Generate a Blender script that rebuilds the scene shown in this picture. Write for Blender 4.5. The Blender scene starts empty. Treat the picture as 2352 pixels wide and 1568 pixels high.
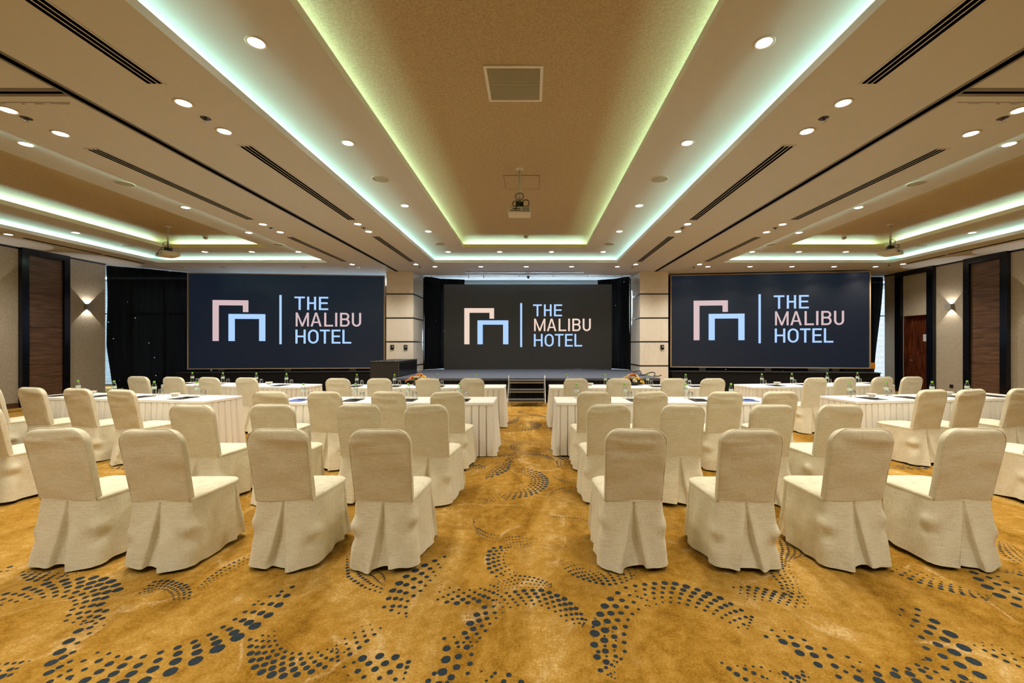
import bpy, math, random
from math import pi, sin, cos, sqrt
from mathutils import Vector, Matrix

# ------------------------------------------------------------------ camera, world, exposure
scene = bpy.context.scene
COL = scene.collection
cam_data = bpy.data.cameras.new('camera')
cam = bpy.data.objects.new('camera', cam_data)
COL.objects.link(cam)
scene.camera = cam
cam.location = (0.18, 0.0, 1.5)
cam.rotation_euler = (pi / 2, 0, 0)
cam_data.sensor_width = 36.0
cam_data.lens = 950.0 / 2352.0 * 36.0
cam_data.shift_x = -46.0 / 2352.0
cam_data.shift_y = 8.0 / 2352.0
cam_data.clip_start = 0.05
cam_data.clip_end = 200

world = bpy.data.worlds.new('world')
scene.world = world
world.use_nodes = True
world.node_tree.nodes['Background'].inputs[0].default_value = (0.75, 0.88, 1.0, 1)
world.node_tree.nodes['Background'].inputs[1].default_value = 2.2

scene.view_settings.view_transform = 'Standard'
scene.view_settings.look = 'None'
scene.view_settings.gamma = 1.0
scene.view_settings.use_curve_mapping = False
scene.view_settings.exposure = 0.14
scene.cycles.use_denoising = True
scene.cycles.max_bounces = 4
scene.cycles.diffuse_bounces = 3
scene.cycles.glossy_bounces = 2
scene.cycles.transmission_bounces = 3
scene.cycles.transparent_max_bounces = 10
scene.cycles.sample_clamp_indirect = 4.0
scene.cycles.caustics_reflective = False
scene.cycles.caustics_refractive = False
scene.cycles.use_adaptive_sampling = True
scene.cycles.adaptive_threshold = 0.04

SPOT_W = 104.0
COVE_W = 1.0
WARM = (1.0, 0.93, 0.81)
MINT = (0.56, 1.0, 0.80)

# daylight outside the windows at the back
def area(name, loc, rot, sx, sy, watts, color):
    d = bpy.data.lights.new(name, 'AREA')
    d.shape = 'RECTANGLE'; d.size = sx; d.size_y = sy
    d.energy = watts; d.color = color
    o = bpy.data.objects.new(name, d)
    o.location = loc; o.rotation_euler = rot
    COL.objects.link(o)
    return o
DAY = (0.62, 0.84, 1.0)
area('daylight_left_window', (-13.9, 14.9, 1.9), (pi / 2, 0, pi), 4.2, 3.7, 260, DAY)
area('daylight_right_window', (13.6, 15.6, 1.9), (pi / 2, 0, pi), 4.4, 3.7, 260, DAY)
area('daylight_back_window', (-8.0, 15.9, 2.6), (pi / 2, 0, pi), 7.0, 2.4, 1500, DAY)
area('daylight_stage_window', (0.0, 17.2, 2.2), (pi / 2, 0, pi), 7.0, 3.2, 3600, (0.76, 0.90, 1.0))

H0, H1, H2 = 3.84, 4.00, 4.18          # ceiling levels

# ------------------------------------------------------------------ helpers
class MB:
    """collects faces and links them as one mesh object"""
    def __init__(s): s.v = []; s.f = []; s.m = []; s.s = []
    def add(s, vs, fs, mi=0, smooth=False):
        o = len(s.v); s.v += [tuple(p) for p in vs]
        for f in fs:
            s.f.append([i + o for i in f]); s.m.append(mi); s.s.append(smooth)
        return s
    def box(s, x0, x1, y0, y1, z0, z1, mi=0):
        v = [(x0,y0,z0),(x1,y0,z0),(x1,y1,z0),(x0,y1,z0),(x0,y0,z1),(x1,y0,z1),(x1,y1,z1),(x0,y1,z1)]
        return s.add(v, [(0,3,2,1),(4,5,6,7),(0,1,5,4),(1,2,6,5),(2,3,7,6),(3,0,4,7)], mi)
    def bevbox(s, x0, x1, y0, y1, z0, z1, b, mi=0):
        # box with chamfered edges
        vs = []
        cx, cy, cz = (x0+x1)/2, (y0+y1)/2, (z0+z1)/2
        hx, hy, hz = (x1-x0)/2, (y1-y0)/2, (z1-z0)/2
        import itertools
        idx = {}
        for sx, sy, sz in itertools.product((-1,1),(-1,1),(-1,1)):
            for a in range(3):
                d = [hx-b, hy-b, hz-b]; d[a] += b
                idx[(sx,sy,sz,a)] = len(vs)
                vs.append((cx+sx*d[0], cy+sy*d[1], cz+sz*d[2]))
        fs = []
        for a in range(3):
            for sg in (-1, 1):
                q = []
                for u, w in ((-1,-1),(1,-1),(1,1),(-1,1)):
                    t = [0,0,0]; t[a] = sg; t[(a+1)%3] = u; t[(a+2)%3] = w
                    q.append(idx[(t[0],t[1],t[2],a)])
                fs.append(q if sg > 0 else q[::-1])
        for a in range(3):
            b1, b2 = (a+1)%3, (a+2)%3
            for u in (-1,1):
                for w in (-1,1):
                    t0 = [0,0,0]; t1 = [0,0,0]
                    t0[a] = -1; t1[a] = 1
                    t0[b1] = t1[b1] = u; t0[b2] = t1[b2] = w
                    q = [idx[(*t0,b1)], idx[(*t1,b1)], idx[(*t1,b2)], idx[(*t0,b2)]]
                    fs.append(q if u*w > 0 else q[::-1])
        for sx, sy, sz in itertools.product((-1,1),(-1,1),(-1,1)):
            q = [idx[(sx,sy,sz,k)] for k in range(3)]
            fs.append(q if sx*sy*sz > 0 else q[::-1])
        return s.add(vs, fs, mi)
    def cyl(s, c, r, h, n=16, mi=0, r2=None, smooth=True):
        r2 = r if r2 is None else r2
        return s.lathe([(0,0),(r,0),(r2,h),(0,h)], c, n, mi, smooth=False)
    def lathe(s, prof, c=(0,0,0), n=20, mi=0, smooth=True):
        vs = []; fs = []
        ring = []
        for r, z in prof:
            if r < 1e-6:
                ring.append([len(vs)]); vs.append((c[0], c[1], c[2]+z))
            else:
                ring.append(list(range(len(vs), len(vs)+n)))
                for k in range(n):
                    a = 2*pi*k/n
                    vs.append((c[0]+r*cos(a), c[1]+r*sin(a), c[2]+z))
        for a, b in zip(ring, ring[1:]):
            for k in range(n):
                k2 = (k+1) % n
                if len(a) == 1 and len(b) == 1: continue
                if len(a) == 1: fs.append((a[0], b[k2], b[k]))
                elif len(b) == 1: fs.append((a[k], a[k2], b[0]))
                else: fs.append((a[k], a[k2], b[k2], b[k]))
        return s.add(vs, fs, mi, smooth)
    def tube(s, pts, r, n=8, mi=0, closed=False):
        P = [Vector(p) for p in pts]; rings = []; vs = []
        up = Vector((0,0,1)); prev = None
        L = len(P)
        for i, p in enumerate(P):
            if closed: t = (P[(i+1)%L] - P[i-1])
            else: t = (P[min(i+1,L-1)] - P[max(i-1,0)])
            t.normalize()
            if prev is None:
                a = t.orthogonal().normalized()
            else:
                a = (prev - t*prev.dot(t)).normalized()
            prev = a; b = t.cross(a)
            rings.append(list(range(len(vs), len(vs)+n)))
            for k in range(n):
                an = 2*pi*k/n
                vs.append(p + a*(r*cos(an)) + b*(r*sin(an)))
        fs = []
        for i in range(L if closed else L-1):
            A, B = rings[i], rings[(i+1)%L]
            for k in range(n): fs.append((A[k], A[(k+1)%n], B[(k+1)%n], B[k]))
        if not closed: fs.append(rings[0][::-1]); fs.append(rings[-1])
        return s.add(vs, fs, mi, True)
    def prism(s, poly, y0, y1, mi=0):
        """polygon in (x, z) extruded from y0 to y1 (y0 faces the viewer)"""
        n = len(poly)
        vs = [(x, y0, z) for x, z in poly] + [(x, y1, z) for x, z in poly]
        fs = [tuple(range(n)), tuple(range(2*n-1, n-1, -1))]
        fs += [((i+1)%n, i, i+n, (i+1)%n+n) for i in range(n)]
        return s.add(vs, fs, mi)
    def mesh(s, name, mats):
        me = bpy.data.meshes.new(name)
        me.from_pydata(s.v, [], s.f)
        for m in (mats if isinstance(mats, (list, tuple)) else [mats]): me.materials.append(m)
        me.polygons.foreach_set('material_index', s.m)
        me.polygons.foreach_set('use_smooth', s.s)
        me.update()
        return me
    def build(s, name, mats, parent=None, loc=None, rot=None):
        o = bpy.data.objects.new(name, s.mesh(name, mats))
        COL.objects.link(o)
        if parent is not None: o.parent = parent
        if loc: o.location = loc
        if rot: o.rotation_euler = rot
        return o

def put(name, me, parent=None, loc=(0,0,0)):
    o = bpy.data.objects.new(name, me); COL.objects.link(o)
    if parent is not None: o.parent = parent
    o.location = loc
    return o
def tag(o, label=None, cat=None, group=None, kind=None):
    if label: o['label'] = label
    if cat: o['category'] = cat
    if group: o['group'] = group
    if kind: o['kind'] = kind
    return o
def thing(name, label, cat, loc=(0,0,0), rz=0, group=None):
    o = bpy.data.objects.new(name, None); COL.objects.link(o)
    o.empty_display_size = 0.1
    o.location = loc; o.rotation_euler = (0, 0, rz)
    return tag(o, label, cat, group)
def struct(name, mb, mats, **k):
    return tag(mb.build(name, mats, **k), kind='structure')
def copy_tree(o, parent=None):
    c = o.copy(); COL.objects.link(c)
    if parent is not None: c.parent = parent
    for ch in KIDS.get(o.name, []) or list(o.children): copy_tree(ch, c)
    return c
KIDS = {}
def clone(proto, loc, rz, label, group=None):
    """copy of a thing and its parts; the prototype itself is used the first time"""
    if not proto.get('_used'):
        proto['_used'] = 1; c = proto
    else:
        c = copy_tree(proto)
    c.location = loc; c.rotation_euler = (0, 0, rz)
    tag(c, label, None, group)
    return c

# ------------------------------------------------------------------ materials
def new_mat(name):
    m = bpy.data.materials.new(name); m.use_nodes = True
    nt = m.node_tree
    return m, nt, nt.nodes['Principled BSDF']
def plain(name, col, rough=0.6, metal=0.0, spec=0.5, emis=None, es=0.0, coat=0.0):
    m, nt, b = new_mat(name)
    b.inputs['Base Color'].default_value = (*col, 1)
    b.inputs['Roughness'].default_value = rough
    b.inputs['Metallic'].default_value = metal
    b.inputs['Specular IOR Level'].default_value = spec
    b.inputs['Coat Weight'].default_value = coat
    if emis:
        b.inputs['Emission Color'].default_value = (*emis, 1)
        b.inputs['Emission Strength'].default_value = es
    return m
def N(nt, t, **kw):
    n = nt.nodes.new(t)
    for k, v in kw.items():
        if k in n.inputs: n.inputs[k].default_value = v
        else: setattr(n, k, v)
    return n
def coords(nt, scale=(1,1,1), kind='Object', rot=(0,0,0)):
    tc = nt.nodes.new('ShaderNodeTexCoord')
    mp = nt.nodes.new('ShaderNodeMapping')
    mp.inputs['Scale'].default_value = scale
    mp.inputs['Rotation'].default_value = rot
    nt.links.new(tc.outputs[kind], mp.inputs['Vector'])
    return mp.outputs['Vector']
def noise(nt, vec, scale=5, detail=3, rough=0.5, dist=0.0):
    n = nt.nodes.new('ShaderNodeTexNoise')
    n.inputs['Scale'].default_value = scale; n.inputs['Detail'].default_value = detail
    n.inputs['Roughness'].default_value = rough; n.inputs['Distortion'].default_value = dist
    if vec is not None: nt.links.new(vec, n.inputs['Vector'])
    return n.outputs['Fac']
def ramp(nt, fac, stops):
    r = nt.nodes.new('ShaderNodeValToRGB')
    el = r.color_ramp.elements
    while len(el) < len(stops): el.new(0.5)
    for e, (p, c) in zip(el, stops):
        e.position = p; e.color = (*c, 1) if len(c) == 3 else c
    nt.links.new(fac, r.inputs['Fac'])
    return r.outputs['Color']
def mathn(nt, op, a, b=None, clamp=False):
    n = nt.nodes.new('ShaderNodeMath'); n.operation = op; n.use_clamp = clamp
    for i, x in enumerate((a, b)):
        if x is None: continue
        if isinstance(x, (int, float)): n.inputs[i].default_value = x
        else: nt.links.new(x, n.inputs[i])
    return n.outputs[0]
def mix(nt, fac, a, b, mode='MIX'):
    n = nt.nodes.new('ShaderNodeMix'); n.data_type = 'RGBA'; n.blend_type = mode
    for i, x in ((0, fac), (6, a), (7, b)):
        if isinstance(x, (int, float)): n.inputs[i].default_value = x
        elif isinstance(x, tuple): n.inputs[i].default_value = (*x, 1)
        else: nt.links.new(x, n.inputs[i])
    return n.outputs[2]
def bump(nt, bsdf, h, strength=0.3, dist=0.01):
    b = nt.nodes.new('ShaderNodeBump')
    b.inputs['Strength'].default_value = strength; b.inputs['Distance'].default_value = dist
    nt.links.new(h, b.inputs['Height']); nt.links.new(b.outputs[0], bsdf.inputs['Normal'])

M = {}
# paint, gypsum
M['white'] = plain('ceiling_paint', (0.60, 0.605, 0.61), 0.75, spec=0.2)
M['goldlip'] = plain('gold_lip_paint', (0.62, 0.52, 0.24), 0.6)
M['lip'] = plain('cove_lip_paint', (0.90, 0.89, 0.87), 0.7, spec=0.2)
m, nt, b = new_mat('gold_ceiling_paper')
v = coords(nt)
n1 = noise(nt, v, 44, 4, 0.7, 0.6); n2 = noise(nt, v, 5, 2, 0.5)
c = ramp(nt, n1, [(0.3, (0.34, 0.235, 0.105)), (0.5, (0.43, 0.315, 0.16)), (0.7, (0.52, 0.41, 0.24))])
nt.links.new(c, b.inputs['Base Color']); b.inputs['Roughness'].default_value = 0.55
M['gold'] = m
# wallpaper
m, nt, b = new_mat('beige_wallpaper')
v = coords(nt)
n1 = noise(nt, v, 70, 3, 0.6, 0.4)
c = ramp(nt, n1, [(0.35, (0.33, 0.275, 0.20)), (0.5, (0.44, 0.38, 0.29)), (0.66, (0.54, 0.48, 0.385))])
nt.links.new(c, b.inputs['Base Color']); b.inputs['Roughness'].default_value = 0.5
bump(nt, b, n1, 0.5, 0.01)
M['paper'] = m
def wood(name, c0, c1, c2, vert=False, gloss=0.4, z=14):
    m, nt, b = new_mat(name)
    sc = (z, z, 1.2) if vert else (1.2, 1.0, z)
    v = coords(nt, sc)
    n1 = noise(nt, v, 1.6, 5, 0.65, 0.7)
    v2 = coords(nt, (sc[0]*6, sc[1]*6, sc[2]*(1 if vert else 6)) if vert else (1.5, 1.5, z*7))
    n2 = noise(nt, v2, 2.0, 3, 0.6, 0.2)
    f = mathn(nt, 'ADD', mathn(nt, 'MULTIPLY', n1, 0.7), mathn(nt, 'MULTIPLY', n2, 0.3))
    c = ramp(nt, f, [(0.36, c0), (0.5, c1), (0.64, c2)])
    nt.links.new(c, b.inputs['Base Color']); b.inputs['Roughness'].default_value = gloss
    return m
M['walnut'] = wood('walnut_panel', (0.06, 0.030, 0.017), (0.135, 0.072, 0.042), (0.21, 0.12, 0.075))
M['doorwood'] = wood('mahogany_door', (0.030, 0.008, 0.004), (0.085, 0.020, 0.008), (0.16, 0.045, 0.015), True, 0.25, 9)
M['blackwood'] = plain('black_lacquer', (0.004, 0.005, 0.009), 0.22, spec=0.5)
M['brownwood'] = plain('brown_skirting', (0.10, 0.05, 0.025), 0.4)
# marble column
m, nt, b = new_mat('cream_marble')
v = coords(nt, (1, 1, 0.6), rot=(0.3, 0.5, 0.6))
n1 = noise(nt, v, 1.5, 6, 0.62, 1.0)
c = ramp(nt, n1, [(0.40, (0.78, 0.71, 0.60)), (0.493, (0.77, 0.70, 0.59)), (0.500, (0.66, 0.59, 0.49)), (0.507, (0.78, 0.71, 0.60)), (0.7, (0.82, 0.75, 0.66))])
nt.links.new(c, b.inputs['Base Color']); b.inputs['Roughness'].default_value = 0.08
M['marble'] = m
M['darkband'] = plain('dark_column_band', (0.035, 0.025, 0.02), 0.3)
# linen chair cover
m, nt, b = new_mat('cream_linen')
v1 = coords(nt, (380, 380, 14)); a1 = noise(nt, v1, 1.0, 2, 0.6)
v2 = coords(nt, (14, 14, 380)); a2 = noise(nt, v2, 1.0, 2, 0.6)
v3 = coords(nt, (1, 1, 1)); a3 = noise(nt, v3, 6, 3, 0.6)
f = mathn(nt, 'ADD', mathn(nt, 'MULTIPLY', a1, 0.42), mathn(nt, 'MULTIPLY', a2, 0.42))
f = mathn(nt, 'ADD', f, mathn(nt, 'MULTIPLY', a3, 0.16))
c = ramp(nt, f, [(0.37, (0.63, 0.555, 0.375)), (0.5, (0.765, 0.70, 0.515)), (0.63, (0.86, 0.81, 0.64))])
nt.links.new(c, b.inputs['Base Color']); b.inputs['Roughness'].default_value = 0.85
b.inputs['Specular IOR Level'].default_value = 0.15
b.inputs['Sheen Weight'].default_value = 0.15
v4 = coords(nt, (1, 1, 1)); a4 = noise(nt, v4, 9, 3, 0.5, 0.8)
hh = mathn(nt, 'ADD', mathn(nt, 'MULTIPLY', a4, 1.0), mathn(nt, 'MULTIPLY', f, 0.12))
bump(nt, b, hh, 0.28, 0.02)
M['linen'] = m
# white table linen
m, nt, b = new_mat('white_tablecloth')
v = coords(nt); a = noise(nt, v, 5, 3, 0.5, 0.4)
b.inputs['Base Color'].default_value = (0.88, 0.85, 0.78, 1)
b.inputs['Roughness'].default_value = 0.8; b.inputs['Specular IOR Level'].default_value = 0.2
bump(nt, b, a, 0.12, 0.03)
M['cloth'] = m
m, nt, b = new_mat('cream_table_skirt')
b.inputs['Base Color'].default_value = (0.82, 0.765, 0.66, 1)
b.inputs['Roughness'].default_value = 0.8; b.inputs['Specular IOR Level'].default_value = 0.2
M['skirt'] = m
# carpet
m, nt, b = new_mat('ochre_carpet')
v = coords(nt)
wob = noise(nt, coords(nt, (0.9, 0.55, 1)), 1.1, 3, 0.55, 0.9)
big = noise(nt, coords(nt, (1.3, 0.45, 1), rot=(0, 0, 0.5)), 1.2, 4, 0.6, 1.2)
grain = noise(nt, v, 90, 2, 0.6)
blot = noise(nt, v, 14, 4, 0.65, 0.5)
f = mathn(nt, 'ADD', mathn(nt, 'MULTIPLY', big, 0.50), mathn(nt, 'MULTIPLY', blot, 0.26))
f = mathn(nt, 'ADD', f, mathn(nt, 'MULTIPLY', grain, 0.24))
base = ramp(nt, f, [(0.36, (0.155, 0.070, 0.005)), (0.46, (0.30, 0.150, 0.016)), (0.55, (0.42, 0.235, 0.045)), (0.64, (0.60, 0.40, 0.16))])
# thin pale contour streaks
ctr = mathn(nt, 'ABSOLUTE', mathn(nt, 'SUBTRACT', wob, 0.5))
line = ramp(nt, ctr, [(0.0, (1, 1, 1)), (0.016, (0, 0, 0))])
brk = ramp(nt, noise(nt, v, 3.2, 3, 0.6), [(0.47, (0, 0, 0)), (0.58, (1, 1, 1))])
brk2 = ramp(nt, noise(nt, v, 60, 2, 0.7), [(0.4, (0.15, 0.15, 0.15)), (0.6, (1, 1, 1))])
lf = mathn(nt, 'MULTIPLY', mathn(nt, 'MULTIPLY', line, brk), brk2)
lf = mathn(nt, 'MULTIPLY', lf, 0.9)
col = mix(nt, lf, base, (0.60, 0.42, 0.20))
nt.links.new(col, b.inputs['Base Color']); b.inputs['Roughness'].default_value = 0.95
b.inputs['Specular IOR Level'].default_value = 0.1
bump(nt, b, grain, 0.35, 0.004)
M['carpet'] = m
m, nt, b = new_mat('navy_carpet_pile')
g = noise(nt, coords(nt), 120, 2, 0.6)
c = ramp(nt, g, [(0.35, (0.004, 0.010, 0.017)), (0.65, (0.013, 0.027, 0.040))])
nt.links.new(c, b.inputs['Base Color']); b.inputs['Roughness'].default_value = 0.95
M['dots'] = m
# black fabrics
m, nt, b = new_mat('black_star_curtain')
vo = nt.nodes.new('ShaderNodeTexVoronoi'); vo.inputs['Scale'].default_value = 3.4
nt.links.new(coords(nt), vo.inputs['Vector'])
st = mathn(nt, 'LESS_THAN', vo.outputs['Distance'], 0.045)
b.inputs['Base Color'].default_value = (0.0012, 0.0014, 0.002, 1)
b.inputs['Roughness'].default_value = 0.9
b.inputs['Specular IOR Level'].default_value = 0.12
b.inputs['Emission Color'].default_value = (0.75, 0.85, 1, 1)
nt.links.new(mathn(nt, 'MULTIPLY', st, 0.6), b.inputs['Emission Strength'])
tr = nt.nodes.new('ShaderNodeBsdfTransparent')
ms = nt.nodes.new('ShaderNodeMixShader'); ms.inputs[0].default_value = 0.003
nt.links.new(b.outputs[0], ms.inputs[1]); nt.links.new(tr.outputs[0], ms.inputs[2])
nt.links.new(ms.outputs[0], nt.nodes['Material Output'].inputs['Surface'])
M['star'] = m
M['black'] = plain('black_cloth', (0.006, 0.006, 0.007), 0.8, spec=0.2)
M['stage'] = plain('grey_stage_carpet', (0.075, 0.085, 0.115), 0.6, spec=0.3)
M['blackgloss'] = plain('black_gloss', (0.005, 0.005, 0.007), 0.12)
M['blackmatt'] = plain('black_paint', (0.016, 0.016, 0.018), 0.5)
M['hole'] = plain('dark_slot', (0.0015, 0.0015, 0.0015), 1.0, spec=0.0)
M['trackdark'] = plain('dark_track_metal', (0.035, 0.032, 0.03), 0.28, metal=0.6)
M['alu'] = plain('aluminium', (0.55, 0.55, 0.54), 0.35, metal=0.9)
M['gray'] = plain('grey_metal', (0.20, 0.19, 0.18), 0.35, metal=0.5)
M['offwhite'] = plain('cream_plastic', (0.66, 0.60, 0.47), 0.45)
M['whiteplastic'] = plain('white_plastic', (0.75, 0.74, 0.70), 0.4)
M['porcelain'] = plain('white_porcelain', (0.82, 0.79, 0.72), 0.15)
M['speaker'] = plain('speaker_grille', (0.34, 0.31, 0.21), 0.6)
M['lamp'] = plain('lit_lens', (1, 1, 1), 0.5, emis=(1.0, 0.93, 0.80), es=26.0)
M['sconcelamp'] = plain('sconce_lens', (1, 1, 1), 0.5, emis=(1.0, 0.88, 0.70), es=2.5)
M['lampoff'] = plain('unlit_lens', (0.05, 0.05, 0.05), 0.3)
M['trim'] = plain('lamp_trim', (0.70, 0.66, 0.58), 0.4)
M['darkleg'] = plain('dark_chair_leg', (0.01, 0.012, 0.018), 0.35)
M['green'] = plain('green_cap', (0.22, 0.60, 0.06), 0.35)
M['label'] = plain('bottle_label', (0.68, 0.80, 0.66), 0.5)
M['navybook'] = plain('navy_cover', (0.012, 0.013, 0.022), 0.25)
M['bluebook'] = plain('blue_cover', (0.035, 0.05, 0.16), 0.28)
M['blackbook'] = plain('black_cover', (0.014, 0.011, 0.012), 0.28)
M['bluepad'] = plain('light_blue_cover', (0.10, 0.16, 0.42), 0.4)
M['goldframe'] = plain('tan_frame', (0.42, 0.31, 0.19), 0.4)
M['orange'] = plain('orange_plastic', (0.75, 0.28, 0.01), 0.5)
M['petal'] = plain('orange_petal', (0.72, 0.24, 0.015), 0.6)
M['yellow'] = plain('yellow_petal', (0.80, 0.50, 0.03), 0.6)
M['creampetal'] = plain('cream_petal', (0.82, 0.70, 0.45), 0.6)
M['leaf'] = plain('dark_green_leaf', (0.02, 0.075, 0.02), 0.5)
M['blinds'] = plain('pale_blind_slat', (0.55, 0.65, 0.68), 0.5)
M['signpaper'] = plain('white_paper', (0.62, 0.62, 0.66), 0.6)
M['ink'] = plain('grey_print', (0.25, 0.26, 0.28), 0.6)
M['sconce'] = plain('satin_steel', (0.34, 0.33, 0.31), 0.45, metal=0.2)
def glassy(name, tint, fac, rough=0.05):
    m, nt, b = new_mat(name)
    g = nt.nodes.new('ShaderNodeBsdfGlossy'); g.inputs['Roughness'].default_value = rough
    g.inputs['Color'].default_value = (0.9, 0.95, 1, 1)
    t = nt.nodes.new('ShaderNodeBsdfTransparent'); t.inputs['Color'].default_value = (*tint, 1)
    lw = nt.nodes.new('ShaderNodeLayerWeight'); lw.inputs['Blend'].default_value = fac
    ms = nt.nodes.new('ShaderNodeMixShader')
    nt.links.new(lw.outputs['Facing'], ms.inputs[0])
    nt.links.new(t.outputs[0], ms.inputs[1]); nt.links.new(g.outputs[0], ms.inputs[2])
    nt.links.new(ms.outputs[0], nt.nodes['Material Output'].inputs['Surface'])
    return m
M['pet'] = glassy('clear_bottle', (0.97, 0.99, 0.99), 0.45)
M['glass'] = glassy('clear_glass', (0.975, 0.99, 0.99), 0.5)
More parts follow.
